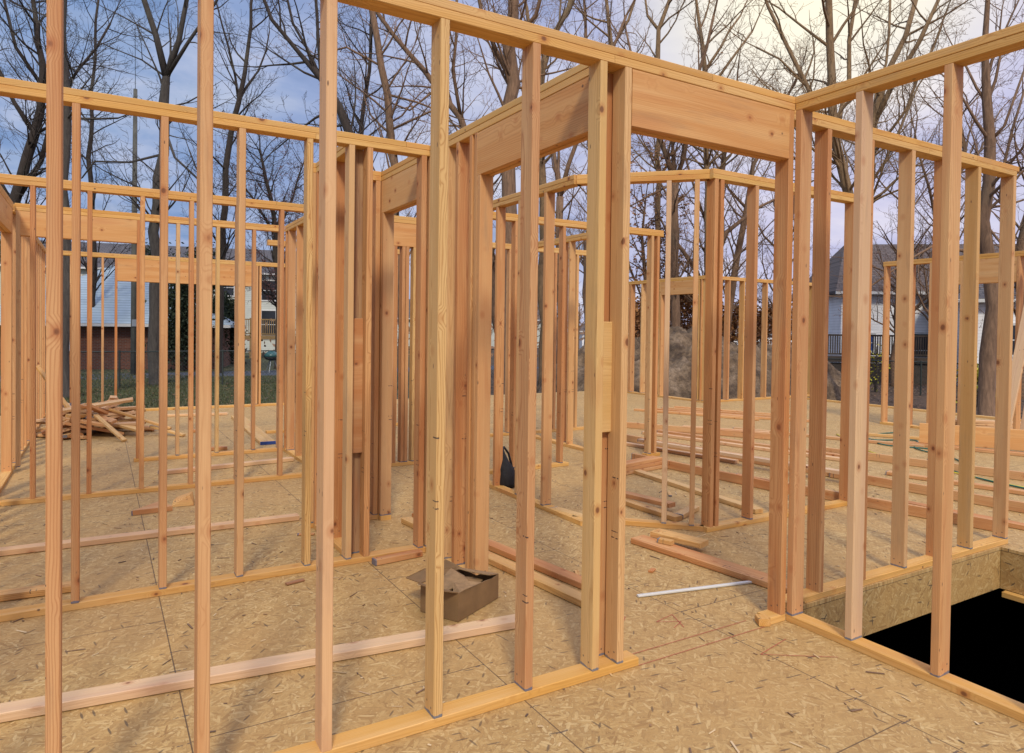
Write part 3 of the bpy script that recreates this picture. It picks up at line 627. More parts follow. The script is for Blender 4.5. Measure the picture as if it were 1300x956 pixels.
mb = MB(); mb.box(-.09, -.06, .003, .09, .06, .15); bm = bmesh.new(); o = mb.build('can_body', M_REDP, ct); bm.from_mesh(o.data)
bmesh.ops.bevel(bm, geom=bm.edges[:], offset=.022, segments=3, affect='EDGES'); bm.to_mesh(o.data); bm.free()
mb = MB(); mb.tube([(-.06, 0, .15), (-.06, 0, .19), (.05, 0, .19), (.05, 0, .15)], .011, 8); mb.build('handle', M_REDP, ct, True)
mb = MB(); mb.tube([(.07, 0, .14), (.10, 0, .19)], .014, 8); mb.build('spout', M_BLACK, ct, True)
# ------------------------------------------------------------------ cords
def cord(pts, rad, mat, label, seed):
    rn = random.Random(seed); P = [Vector(p) for p in pts]; out = []
    for i in range(len(P)-1):
        a, b, c, d = P[max(i-1, 0)], P[i], P[i+1], P[min(i+2, len(P)-1)]
        for s in range(10):
            t = s/10
            q = .5*((2*b)+(c-a)*t+(2*a-5*b+4*c-d)*t*t+(3*b-a-3*c+d)*t*t*t); out.append(q)
    out.append(P[-1])
    mb = MB().tube(out, rad, 6)
    return tag(mb.build('extension_cord', mat, smooth=True), label, 'cord', 'cords across the right floor')
z = .014
cord([(10.3, 6.6, z), (9.6, 5.95, z), (10.1, 5.6, z), (9.4, 5.2, z), (9.1, 4.6, z), (8.7, 4.1, z), (8.9, 3.5, z), (8.6, 2.8, z)], .009, M_GREENC, 'dark green cord looping from the far door gap to the right', 1)
cord([(10.6, 6.2, z), (9.9, 6.2, z), (9.3, 5.6, z), (9.5, 5.0, z), (8.6, 4.6, z), (8.1, 3.9, z), (7.9, 3.2, z), (7.6, 2.5, z)], .009, M_GREENC, 'second green cord lying nearer the stair wall', 2)
cord([(9.6, 6.5, z), (8.9, 5.7, z), (8.5, 5.2, z), (8.2, 4.3, z), (8.0, 3.5, z), (7.95, 2.6, z)], .008, M_YELC, 'thin yellow cord running beside the green cords', 3)
# ------------------------------------------------------------------ ground, road, mound
bm = bmesh.new(); bmesh.ops.create_grid(bm, x_segments=90, y_segments=90, size=420)
rn = random.Random(2)
for v in bm.verts:
    v.co.x += 10; v.co.y += 20
    d = math.hypot(v.co.x-5, v.co.y-5)
    v.co.z = GZ + (0 if d < 45 else min(2.5, (d-45)*.006)*(1+.5*math.sin(v.co.x*.05)*math.cos(v.co.y*.04)))
me = bpy.data.meshes.new('ground'); bm.to_mesh(me); bm.free(); me.materials.append(M_GROUND)
# cut: the deck covers the middle, so the ground sheet is dropped below the basement there
bm = bmesh.new(); bm.from_mesh(me)
geom = [f for f in bm.faces if abs(f.calc_center_median().x-4) < 15 and abs(f.calc_center_median().y-5) < 14]
bmesh.ops.delete(bm, geom=geom, context='FACES')
bx = [v for v in bm.verts if any(e.is_boundary for e in v.link_edges) and abs(v.co.x-4) < 40 and abs(v.co.y-5) < 40]
for v in bx:
    v.co.x = -6.0 if v.co.x < 4 and v.co.x > -25 else (14.26 if v.co.x > 4 else v.co.x)
bm.free()
# simple ring of ground round the house instead: four strips plus the wide sheet
def ground_ring():
    X = [-420, -60, -6.0, 14.26, 70, 430]; Y = [-420, -60, -5.0, 14.16, 80, 440]
    mb = MB()
    for i in range(5):
        for j in range(5):
            if i == 2 and j == 2: continue
            mb.quad((X[i], Y[j], GZ), (X[i+1], Y[j], GZ), (X[i+1], Y[j+1], GZ), (X[i], Y[j+1], GZ))
    return mb
tag(ground_ring().build('ground', M_GROUND), kind='structure')
mb = MB()
mb.quad((11.4, 10.95, GZ+.002), (14.26, 10.95, GZ+.002), (14.26, 14.2, GZ+.002), (11.4, 14.2, GZ+.002)); tag(mb.build('ground_patch', M_GROUND), kind='structure')
a = at(-250, 470, 30); a = Vector((-25, 30.2, GZ+.004)); 
mb = MB(); mb.quad((-40, 29.0, GZ+.004), (22, 33.0, GZ+.004), (22, 36.5, GZ+.004), (-40, 32.5, GZ+.004)); tag(mb.build('road', M_ROAD), kind='structure')
def mound(label, c, rx, ry, h, seed):
    from mathutils import noise
    mb = MB(); n = 110
    for i in range(n+1):
        for j in range(n+1):
            x, y = -1.25+2.5*i/n, -1.25+2.5*j/n
            r = math.hypot(x, y); p = Vector((x*rx, y*ry, seed))
            z = max(0, 1-r**2.6)**.7 if r < 1 else 0
            z *= h*(1+.28*noise.noise(p*.55)); z += (.22*noise.noise(p*1.3)+.20*noise.noise(p*3.1)+.13*noise.noise(p*6)+.06*noise.noise(p*13))*min(1, max(0, (1.15-r)*3))
            mb.v.append((x*rx, y*ry, z-.02-(.1 if r > 1.1 else 0)))
    for i in range(n):
        for j in range(n):
            k = i*(n+1)+j; mb.f.append((k, k+n+1, k+n+2, k+1))
    o = mb.build('dirt_mound', M_DIRT, None, True, loc=c); return tag(o, label, 'dirt mound', 'mounds of excavated earth')
g = at(850, 430, 23); mound('tall brown mound of excavated earth beyond the far window wall', (g.x, g.y, GZ), 4.8, 3.6, 2.0, 3.1)
g = at(955, 430, 25); mound('lower brown mound of excavated earth right of the tall one', (g.x, g.y, GZ), 3.8, 3.2, 1.55, 8.7)
# ------------------------------------------------------------------ houses
def house(label, cat, c, rz, sx, sy, h, roof_h, wall_mat, roof_mat, hip=0., over=.35, windows=(), name='house', trim=M_TRIM, group=None):
    """windows: (side, along, z, w, h); side f = local -y face, l = -x face"""
    root = empty(name, c, rz, label=label, cat=cat, group=group)
    mb = MB().box(-sx, -sy, 0, sx, sy, h)
    if hip == 0: 
        for s in (-1, 1): mb.quad((s*sx, -sy, h), (s*sx, sy, h), (s*sx, 0, h+roof_h)) 
    mb.build('wall', wall_mat, root)
    ox, oy = sx+over, sy+over; rxx = sx+over-hip
    z0 = h-.05; t = .14
    r = MB()
    top = [(-rxx, 0, h+roof_h+.05), (rxx, 0, h+roof_h+.05)]
    c4 = [(-ox, -oy, z0), (ox, -oy, z0), (ox, oy, z0), (-ox, oy, z0)]
    r.v = c4+top+[(x, y, z+t) for x, y, z in c4+top]
    r.f = [(0, 1, 5, 4)[::-1], (2, 3, 4, 5)[::-1], (1, 2, 5)[::-1], (3, 0, 4)[::-1], (6, 7, 11, 10), (8, 9, 10, 11), (7, 8, 11), (9, 6, 10), (0, 1, 7, 6), (1, 2, 8, 7), (2, 3, 9, 8), (3, 0, 6, 9)]
    rf = r.build('roof', roof_mat, root)
    g = MB().box(-ox-.02, -oy-.11, z0-.02, ox+.02, -oy-.005, z0+.12); g.build('gutter', trim, root)
    for (sd, a, z, w, hh, *m) in windows:
        gm = m[0] if m else M_GLASS
        if sd == 'f': M = Matrix.Translation((a, -sy, z))
        else: M = Matrix.Translation((-sx, a, z)) @ Matrix.Rotation(-math.pi/2, 4, 'Z')
        f = MB(); b = .10
        for q in ((-w/2-b, -.06, -hh/2-b, w/2+b, .02, -hh/2), (-w/2-b, -.06, hh/2, w/2+b, .02, hh/2+b), (-w/2-b, -.06, -hh/2, -w/2, .02, hh/2), (w/2, -.06, -hh/2, w/2+b, .02, hh/2), (-w/2, -.045, -.025, w/2, .02, .025)):
            f.box(*q, M=M)
        fo = f.build('window', trim, root)
        MB().box(-w/2, -.02, -hh/2, w/2, .01, hh/2, M=M).build('pane', gm, fo)
    return root
# cream house behind left
A0 = YAW
def facing(px, d, z=GZ):
    g = at(px, 430, d); return Vector((g.x, g.y, z))
def px2m(px, d): return px*d/FPX
c = facing(215, 60); ch = house('large cream sided house with grey roof and dark windows behind the trees on the left', 'house', c, -R(14), 14.0, 4.5, 6.55, 2.3, M_SIDC, M_ROOFG, hip=0,
  windows=[('f', 5.0, 5.35, 1.15, 1.3), ('f', 5.0, 2.35, 1.15, 2.0), ('f', 8.3, 5.2, 1.1, 1.6), ('f', 8.3, 2.35, 1.1, 2.3), ('f', 1.6, 5.9, 1.0, .7), ('f', -2.0, 5.3, 1.0, 1.3), ('f', -6.0, 5.3, 1.0, 1.3), ('f', -1.0, 2.6, 1.0, 1.3), ('f', 11.8, 5.3, 1.1, 1.4)])
# its wooden deck
def deck(label, c, rz, L, D, z, mat, post=2.2, stairs=False, balu=.14, rail=1.0):
    root = empty('wooden_deck', c, rz, label=label, cat='deck')
    MB().box(-L/2, -D, z-.25, L/2, 0, z).build('deck_floor', mat, root)
    n = int(L/post)+1
    for i in range(n+1):
        x = -L/2+.08+(L-.16)*i/n
        MB().box(x-.07, -D-.02, 0, x+.07, -D+.12, z+rail+.05).build('post', mat, root)
    m = MB()
    m.box(-L/2, -D+.02, z+rail-.08, L/2, -D+.10, z+rail); m.box(-L/2, -D+.02, z+.08, L/2, -D+.08, z+.15)
    x = -L/2
    while x < L/2:
        m.box(x, -D+.035, z+.15, x+.045, -D+.07, z+rail-.08); x += balu
    m.build('railing', mat, root)
    return root
c2 = facing(330, 50); deck('tan wooden deck with slatted railing along the cream house', (c2.x, c2.y, GZ), -R(24), 13, 2.6, 1.55, M_DECK, rail=1.15)
# brick building with pale roof
c = facing(157, 37.5); bh = house('low red brick building with pale blue-grey hip roof', 'building', (c.x, c.y, GZ), -R(14), 5.3, 4.2, 2.15, 3.0, M_BRICK, M_ROOFW, hip=5.2, over=.5, name='brick_building', windows=[])
ub = at(122, 452, 32.6); 
o = MB().box(-.17, -.10, 0, .17, .10, .9).build('meter_box', M_LBLUE, bh); o.location = (-1.15, -4.31, 0.9)
o = MB().box(-.22, -.2, 0, .22, .2, .95).build('heat_pump', M_GREY, bh); o.location = (-1.75, -4.45, .25)
# white house on the right
c = facing(1185, 38); wh = house('white sided house with brown roof beyond the bare trees on the right', 'house', (c.x, c.y, GZ), -R(38), 6.2, 4.2, 4.2, 2.75, M_SIDW, M_ROOFB, hip=1.9, over=.4,
  windows=[('f', .35, 3.3, .55, 1.25), ('f', 4.1, 3.35, .95, 1.3), ('f', -2.2, 1.4, 1.2, 1.6), ('f', 2.2, 1.3, .9, 1.2), ('f', -4.9, 1.75, .5, .8, M_BLUEGL)])
c2 = facing(1128, 32.5); dk = deck('dark weathered deck with railing in front of the white house', (c2.x, c2.y, GZ), -R(38), 8.5, 1.8, 1.15, M_DECKD, balu=.10)
MB().box(-4.2, -1.7, 0, 4.2, -1.62, .88).build('lattice_skirt', M_DECKD, dk)
c = facing(1345, 30); house('white sided shed wing with grey roof at the right edge', 'house', (c.x, c.y, GZ), -R(50), 4.2, 2.6, 3.6, 1.3, M_SIDW, M_ROOFG, hip=.5, windows=[('f', -2.2, 2.0, .8, 1.2)])
c = facing(900, 85); house('low pale house seen small between trunks behind the dirt mounds', 'house', (c.x, c.y, GZ), -R(30), 16, 4, 2.1, .8, M_SIDW, M_ROOFB, hip=1)
c = facing(560, 90); house('pale house far behind the middle studs', 'house', (c.x, c.y, GZ), -R(30), 14, 4, 3.4, 2.4, M_SIDC, M_ROOFG, hip=1)
# chain-link fence, left and right
def fence(label, p, q, h=1.2, pitch=2.6, group='chain-link fences', gap=.13):
    p, q = Vector(p), Vector(q); d = q-p; L = d.length
    root = empty('chain_link_fence', p, math.atan2(d.y, d.x), label=label, cat='fence', group=group)
    n = max(1, int(L/pitch))
    for i in range(n+1): MB().tube([(L*i/n, 0, 0), (L*i/n, 0, h+.05)], .03, 6).build('post', M_FENCE, root)
    MB().tube([(0, 0, h), (L, 0, h)], .022, 6).build('top_rail', M_FENCE, root)
    m = MB(); x = -h
    while x < L:
        for s in (1, -1):
            a, b = (x, x+h) if s == 1 else (x+h, x)
            za, zb = 0.03, h
            a2, b2 = max(0, min(L, a)), max(0, min(L, b))
            if abs(b-a) > 0 and a2 != b2:
                f0, f1 = (a2-a)/(b-a), (b2-a)/(b-a)
                m.tube([(a2, 0, za+(zb-za)*f0), (b2, 0, za+(zb-za)*f1)], .004, 3, False)
        x += gap
    m.build('wire_mesh', M_FENCE, root)
fence('chain-link fence in front of the brick building on the left', (-6, 26.4, GZ), (17, 28.2, GZ), 1.25, 3)
g0, g1 = facing(1040, 27), facing(1330, 22); fence('chain-link fence before the white house on the right', g0, g1, 1.2, 2.4)
# kettle grill by the road
g = facing(345, 33); gr = empty('kettle_grill', (g.x, g.y, GZ), 0, label='dark teal lidded grill standing by the deck on the left', cat='grill')
blob('bowl', [(.55, .08, .08, 0, 0), (.62, .28, .28, 0, 0), (.74, .36, .36, 0, 0)], M_BLACK, gr, jit=0)
blob('lid', [(.745, .37, .37, 0, 0), (.85, .34, .34, 0, 0), (.97, .2, .2, 0, 0), (1.02, .05, .05, 0, 0)], M_TEAL, gr, jit=0)
for k in range(3):
    t = k*2.1; MB().tube([(.1*math.cos(t), .1*math.sin(t), .6), (.35*math.cos(t), .35*math.sin(t), 0)], .02, 6).build('leg', M_GREY, gr)
# utility pole
g = facing(170, 30); up_ = empty('utility_pole', (g.x, g.y, GZ), 0, label='slim weathered utility pole between the left trees', cat='utility pole')
MB().tube([(0, 0, 0), (.0, 0, 6), (.02, 0, 12.3)], [.13, .11, .08], 10).build('pole', M_POLE, up_, True)
MB().tube([(.02, 0, 12.3), (.0, 0, 15.0)], .012, 5).build('lightning_rod', M_FENCE, up_)
MB().box(-.09, -.16, 2.1, .09, -.11, 2.4).build('plate_sign', M_GREY, up_)
# ------------------------------------------------------------------ trees
def grow(mb, tw, p, d, L, rad, lvl, rn, up=.25, sides=4):
    n = 5 if lvl < 2 else (4 if lvl == 2 else 3)
    pts = [p.copy()]; rs = [rad]; dd = d.normalized()
    for i in range(n):
        w = .22+.10*lvl
        dd = (dd+Vector((rn.uniform(-w, w), rn.uniform(-w, w), rn.uniform(-w, w)+up*.22))).normalized()
        pts.append(pts[-1]+dd*L/n); rs.append(max(.0045, rad*(1-.86*(i+1)/n)))
    (mb if lvl < 1 else tw).tube(pts, rs, sides if lvl < 2 else 3, False)
    if lvl >= 3: return
    m = {0: 5, 1: 4, 2: 3}[lvl]; m = max(2, int(m*rn.uniform(.7, 1.3)))
    for j in range(m):
        f = .22+.75*(j+rn.random())/m; k = min(n-1, int(f*n)); q = pts[k].lerp(pts[k+1], f*n-k)
        ax = (pts[k+1]-pts[k]).normalized(); o = ax.orthogonal().normalized(); o.rotate(Matrix.Rotation(rn.uniform(0, 6.283), 3, ax))
        a = rn.uniform(.5, 1.05); nd = ax*math.cos(a)+o*math.sin(a)
        grow(mb, tw, q, nd, L*rn.uniform(.38, .62)*(1-.3*f), max(.005, rs[k]*rn.uniform(.4, .6)), lvl+1, rn, up)
def tree(label, D, limbs, bark, seed, side=1.0, name='bare_tree', leaves=None, gap=.75, up=.3, group='bare trees around the building site', lmax=3.2, start=.25):
    rn = random.Random(seed)
    b = facing(limbs[0][0][0], D); root = empty(name, b, 0, label=label, cat='tree', group=group)
    T = MB(); W = MB()
    ends = {}
    for li, limb in enumerate(limbs):
        pts = []; rs = []; depth = rn.uniform(-1.4, 1.4) if li else 0
        for i, (x, y, w) in enumerate(limb):
            dd = D + (depth*i/len(limb)*1.3 if li else 0)
            q = at(x, y, dd)-b; pts.append(q); rs.append(max(.012, w*D/FPX/2*(.84 if li else .93)))
        if li == 0:
            pts[0] = Vector((0, 0, -.1)); pts.insert(1, pts[0].lerp(pts[1], .07)); rs[0] *= 1.35; rs.insert(1, rs[1])
        else:
            bst = None
            for q in T.centers if hasattr(T, 'centers') else []:
                dl = (q[0]-pts[0]).length
                if bst is None or dl < bst[0]: bst = (dl, q[0])
            if bst and bst[0] < 1.5: pts[0] = bst[1].copy()
        # subdivide with wobble
        P = [pts[0]]; Q = [rs[0]]
        for i in range(len(pts)-1):
            seg = max(1, int((pts[i+1]-pts[i]).length/.9)); wv = rs[i]*.45+(.07 if li else .03)
            for s in range(1, seg+1):
                t = s/seg; q = pts[i].lerp(pts[i+1], t)
                if s < seg: q += Vector((rn.uniform(-wv, wv), rn.uniform(-wv, wv), 0))
                P.append(q); Q.append(rs[i]*(1-t)+rs[i+1]*t)
        if not hasattr(T, 'centers'): T.centers = []
        T.centers += [(q, r) for q, r in zip(P, Q)]
        T.tube(P, Q, 10 if Q[0] > .1 else 6)
        # side branches
        tot = 0; nxt = rn.uniform(.2, gap); zt = P[-1].z
        Lall = sum((P[i+1]-P[i]).length for i in range(len(P)-1))
        for i in range(len(P)-1):
            sgl = (P[i+1]-P[i]).length; tot += sgl
            fr = tot/Lall
            if li == 0 and fr < start: continue
            while nxt < tot:
                nxt += gap*rn.uniform(.6, 1.4)/side
                ax = (P[i+1]-P[i]).normalized(); o = ax.orthogonal().normalized(); o.rotate(Matrix.Rotation(rn.uniform(0, 6.283), 3, ax))
                a = rn.uniform(.5, 1.2); nd = ax*math.cos(a)+o*math.sin(a)
                L = min(lmax, (.8+Lall*.26)*rn.uniform(.5, 1.1)); 
                grow(T, W, P[i].lerp(P[i+1], rn.random()), nd, L, min(Q[i]*.5, .012+L*.011), 0 if L > 2.2 else 1, rn, up)
    # twigs at the tip
        grow(T, W, P[-1], P[-1]-P[-2], min(lmax, 2.5), max(.01, Q[-1]*.8), 0, rn, up)
    T.build('trunk', bark, root, True); W.build('twigs', bark, root)
    if leaves:
        mat, cnt, sz = leaves; lv = MB(); vs = W.v
        for i in range(cnt):
            q = Vector(vs[rn.randrange(len(vs))]); 
            a = Vector((rn.gauss(0, 1), rn.gauss(0, 1), rn.gauss(0, 1))).normalized()*sz; c_ = a.orthogonal().normalized()*sz*.6
            q += Vector((rn.uniform(-.06, .06), rn.uniform(-.06, .06), rn.uniform(-.06, 0)))
            lv.quad(q-a, q+c_, q+a, q-c_)
        lv.build('leaves', mat, root)
    return root
tree('straight dark trunk rising close behind the leftmost stud', 20, [[(84,520,13),(84,400,12),(83,200,11),(80,0,10),(78,-200,8)]], BARK_G, 1, side=.5, start=.5, lmax=2.4)
tree('leaning forked tree at the far left edge', 27, [[(28,500,15),(22,380,15),(17,260,14),(44,170,12),(54,110,9),(45,20,6),(35,-90,4)], [(44,170,8),(18,130,6),(-15,60,5)], [(17,255,9),(52,205,7),(66,150,6),(98,90,4),(140,30,3)], [(50,120,6),(20,60,5),(5,0,4)], [(40,180,5),(85,150,4),(150,150,2.5)], [(20,250,5),(-10,200,5),(-40,150,4)]], BARK_D, 2, side=1.5, gap=.6)
tree('large grey tree with a high three-way fork on the left', 25, [[(197,520,16),(197,400,15),(200,260,13),(208,130,13),(211,98,10),(213,84,6)], [(209,112,11),(198,45,9),(178,-15,8),(160,-130,5)], [(209,112,10),(227,52,8),(238,-5,6),(243,-120,4)], [(210,106,7),(240,52,5),(268,12,4),(305,-60,3)], [(204,60,3.5),(172,30,2.5),(150,18,2)], [(203,92,3.5),(180,76,2.5),(140,60,1.5)], [(203,170,4.5),(222,200,3.5),(250,226,3)], [(200,200,4),(165,206,3),(120,205,3),(104,226,2)], [(204,150,4),(230,140,3),(262,160,2)]], BARK_G, 3, side=.75, start=.55)
tree('slender dark tree with a narrow upright fork', 32, [[(279,500,9),(280,400,9),(282,290,9),(290,190,8),(303,130,7),(315,60,5),(324,-50,3)], [(303,138,4),(328,90,3),(342,40,2)], [(300,135,4),(290,60,3),(274,0,2)], [(283,270,3),(262,235,2.5),(240,190,2)]], BARK_D, 4, side=.9, gap=.8)
tree('wide fine-twigged tree behind the blue-grey sky patch on the left', 36, [[(352,500,9),(354,400,8),(350,300,7),(338,230,5),(330,190,3)], [(350,300,4),(372,250,3),(388,200,2)], [(350,290,4),(320,250,3),(300,225,2)]], BARK_D, 5, side=2.2, gap=.45, lmax=2.6, leaves=(L_RED, 9000, .035))
tree('tree whose bare limbs sweep up to the left behind the near pale stud', 23, [[(480,520,15),(470,300,15),(443,168,12),(430,135,11),(408,100,9),(378,65,6),(345,25,5),(318,-40,4)], [(408,102,6),(404,50,5),(398,-50,4)], [(395,85,5),(372,30,4),(352,-60,3)], [(432,140,5),(400,150,4),(350,190,2)]], BARK_D, 6, side=.9, gap=.7)
tree('dark leaning trunk left of the middle stud', 25, [[(512,520,12),(508,350,12),(501,210,11),(492,120,10),(479,50,9),(468,-10,8),(450,-130,5)], [(490,115,4),(530,130,3),(580,150,2)], [(486,90,4),(440,60,3),(400,70,2)], [(497,160,4),(550,140,3),(620,190,2)]], BARK_B, 7, side=1.3, gap=.6)
tree('thin crooked trunk beside the dark leaning trunk', 31, [[(452,520,7),(455,300,7),(458,165,6),(469,90,5),(474,0,4),(480,-110,3)]], BARK_D, 8, side=1.3)
tree('tree leaning left behind the middle stud', 29, [[(650,520,14),(625,360,13),(600,200,11),(585,150,9),(555,112,8),(500,45,6),(455,-20,5)], [(590,170,6),(575,90,5),(580,0,4)], [(560,118,4),(520,140,3),(470,120,2)]], BARK_B, 9, side=1.4, gap=.6)
tree('massive straight trunk just left of the cross wall header', 21, [[(645,520,22),(645,350,21),(645,200,19),(646,60,17),(652,-30,13),(660,-160,9)], [(647,70,9),(680,20,7),(702,-60,5)], [(645,90,7),(615,30,6),(600,-40,4)]], BARK_B, 10, side=.8, start=.6)
tree('trunk forking low between the cross wall and the doorway', 23, [[(712,520,12),(712,380,11),(711,250,10)], [(711,250,8),(704,200,7),(697,150,6),(672,60,4)], [(711,250,8),(722,208,7),(738,165,6),(762,100,5),(795,20,4)], [(711,290,4),(680,310,3),(660,320,3)]], BARK_B, 11, side=.9, start=.5, gap=.7)
tree('tall trunk behind the upper plate left of the doorway', 27, [[(690,520,12),(690,250,11),(688,90,10),(700,50,8),(722,10,7),(742,-60,5)], [(688,95,7),(672,40,6),(660,-20,5)]], BARK_W, 12, side=1.1, start=.5)
tree('slender tree with twin tops above the doorway header', 30, [[(776,520,8),(776,250,8),(776,62,7),(772,20,5),(768,-60,4)], [(776,60,5),(798,25,4),(822,-30,3)]], BARK_W, 13, side=.8, start=.5)
tree('slender tree with a small high fork above the header', 32, [[(835,520,8),(836,300,8),(835,75,7),(836,38,6),(850,0,5),(862,-80,3)], [(836,40,5),(822,20,4),(812,-20,3)]], BARK_W, 14, side=.7, start=.5)
tree('tree with long parallel limbs above the right end of the header', 28, [[(898,520,8),(898,300,8),(895,90,7),(892,60,6),(885,10,4),(878,-60,3)], [(896,95,5),(915,60,4),(940,20,3)], [(898,110,5),(925,80,4),(955,40,3)]], BARK_W, 15, side=.8, start=.5)
tree('grey trunk with a low fork seen through the doorway', 28, [[(858,520,13),(858,400,13),(857,300,12),(857,232,11)], [(857,232,9),(845,195,8),(832,160,7),(812,100,5),(795,40,3)], [(857,232,8),(868,200,7),(876,150,6),(886,95,5),(906,20,4)], [(856,240,4),(825,248,3),(800,262,2)], [(857,260,4),(840,235,3),(812,210,2)]], BARK_B, 16, side=1.0, start=.4, gap=.65, leaves=(L_OAK, 500, .05))
tree('twisted tree with a thick low branch inside the doorway', 29, [[(880,520,15),(888,400,14),(903,310,10),(912,240,9),(920,180,6),(935,120,4)], [(895,345,8),(922,295,7),(960,265,5),(990,250,3)], [(890,370,8),(868,320,6),(845,290,4)], [(905,300,5),(885,250,4),(870,200,3)]], BARK_B, 17, side=1.5, gap=.6)
tree('leaning trunk just left of the corner post', 31, [[(915,520,11),(925,400,10),(935,330,9),(948,265,8),(956,210,6),(972,180,5),(1000,120,3)], [(945,280,5),(925,240,4),(905,200,3)]], BARK_B, 18, side=1.4, gap=.6)
tree('small dark tree tucked behind the corner post', 31, [[(985,520,8),(990,380,8),(1000,300,7),(1012,230,5),(1020,160,3)], [(995,340,4),(970,300,3),(955,270,2)]], BARK_B, 19, side=1.6, gap=.6)
tree('many-limbed pale tree above the corner of the plates', 20, [[(1092,520,15),(1090,400,14),(1085,310,14),(1078,250,13),(1062,185,12),(1056,100,11),(1052,0,9),(1056,-120,6)], [(1072,215,9),(1078,100,7),(1086,0,6),(1092,-110,4)], [(1066,200,8),(1026,112,7),(1000,60,6),(975,8,5),(958,-60,4)], [(1020,105,4),(990,75,3),(960,60,3)], [(1060,160,4),(1020,140,3),(985,120,2)]], BARK_W, 20, side=.9, start=.45, gap=.7)
tree('pale tree with limbs fanning up to the right', 22, [[(1078,520,14),(1085,400,13),(1095,280,12),(1108,160,11),(1125,95,8),(1150,45,7),(1168,-20,6)], [(1108,155,9),(1132,110,8),(1166,55,7),(1196,-10,5)], [(1106,165,5),(1125,80,4),(1130,0,4)], [(1100,200,5),(1150,140,4),(1185,60,4)], [(1098,225,5),(1140,170,4),(1165,110,3)]], BARK_W, 21, side=.9, start=.45, gap=.7)
tree('thick grey trunk standing close behind the right-hand studs', 18, [[(1254,528,23),(1254,450,20),(1255,330,17),(1256,230,15),(1253,130,12),(1250,60,8),(1254,0,6),(1250,-90,4)], [(1255,150,5),(1240,112,4),(1222,75,3)], [(1256,330,6),(1222,318,5),(1185,312,4),(1150,332,3),(1110,360,3)], [(1255,200,5),(1275,160,4),(1300,90,3)], [(1254,300,4),(1280,320,3),(1310,360,3)]], BARK_B, 22, side=.8, start=.45, gap=.8)
tree('thick curved trunk at the right edge', 24, [[(1300,520,17),(1298,420,16),(1292,340,15),(1310,240,13),(1335,120,9)], [(1294,330,6),(1270,250,5),(1285,165,4),(1305,100,3)]], BARK_B, 23, side=1.2, gap=.6)
tree('slim tree with crossing branches between the right-hand studs', 27, [[(1185,520,8),(1190,380,8),(1210,250,7),(1225,190,6),(1215,120,4)], [(1200,310,5),(1180,240,4),(1165,190,3)], [(1215,220,4),(1245,190,3),(1270,140,2)]], BARK_B, 24, side=1.6, gap=.55, leaves=(L_RED, 2500, .03))
tree('young upright tree above the far right plates', 29, [[(1135,520,7),(1138,400,7),(1145,300,6),(1150,240,5),(1160,180,3)]], BARK_B, 25, side=1.8, gap=.5)
tree('slim tree half hidden by the leftmost studs', 34, [[(118,520,7),(120,350,7),(112,200,6),(118,100,4),(125,0,3)]], BARK_D, 26, side=1.2)
tree('distant tree left of the doorway trunks', 40, [[(745,520,9),(745,350,9),(750,200,7),(745,80,5),(740,-30,3)]], BARK_B, 29, side=1.4, gap=.7)
tree('brown-leaved young oak behind the dirt mound', 30, [[(828,520,8),(828,430,8),(820,360,6),(815,300,4),(820,250,2)], [(826,400,4),(845,350,3),(850,310,2)], [(826,400,4),(800,340,3),(790,300,2)]], BARK_B, 30, side=2.0, gap=.4, lmax=2.2, leaves=(L_OAK, 4500, .075), start=.1)
# leaf-bearing shrubs and evergreens
def shrub(label, px, D, h, w, mat, n, sz, seed, name='shrub', cat='shrub', shape='cone', stem=BARK_D, group=None, lift=0):
    rn = random.Random(seed); b = facing(px, D); root = empty(name, b, 0, label=label, cat=cat, group=group)
    st = MB(); st.tube([(0, 0, -.05), (.03, 0, h*.5), (0, 0, h*.9)], [.04+h*.012, .03+h*.006, .01], 6)
    cl = []
    for i in range(int(14+h*5)):
        f = rn.random()**.8; z = .1*h+f*h*.88+lift*h*.3
        rr = w*((1-f)*.95+.08 if shape == 'cone' else math.sin(math.pi*min(1, .25+f*.75))**.6)
        a = rn.uniform(0, 6.283); q = Vector((math.cos(a)*rr*rn.uniform(.3, 1), math.sin(a)*rr*rn.uniform(.3, 1), z)); cl.append((q, rr))
        st.tube([(0, 0, z*.8), tuple(q)], [.015, .006], 3)
    st.build('stem', stem, root)
    lv = MB()
    for i in range(n):
        q, rr = cl[rn.randrange(len(cl))]; s = .16*h/3+.12
        p = q+Vector((rn.gauss(0, s), rn.gauss(0, s), rn.gauss(0, s*.8)))
        if p.z < .02: p.z = .05
        a = Vector((rn.gauss(0, 1), rn.gauss(0, 1), rn.gauss(0, .7))).normalized()*sz*rn.uniform(.6, 1.3); c_ = a.cross(Vector((rn.random(), rn.random(), rn.random()))).normalized()*a.length*.5
        lv.quad(p-a, p+c_, p+a, p-c_)
    lv.build('leaves', mat, root)
for px, D, h, w, lb in ((232, 33, 4.6, 1.1, 'dark evergreen right of the brick building'), (258, 36, 6.0, 1.3, 'taller dark evergreen beside the tan deck'), (196, 47, 7.2, 1.5, 'dark evergreen rising behind the pale roof'), (283, 40, 3.6, 1.0, 'low dark evergreen at the foot of the deck')):
    shrub(lb, px, D, h, w, L_EVER, 9000, .085, px, 'evergreen', 'evergreen', group='evergreens on the left')
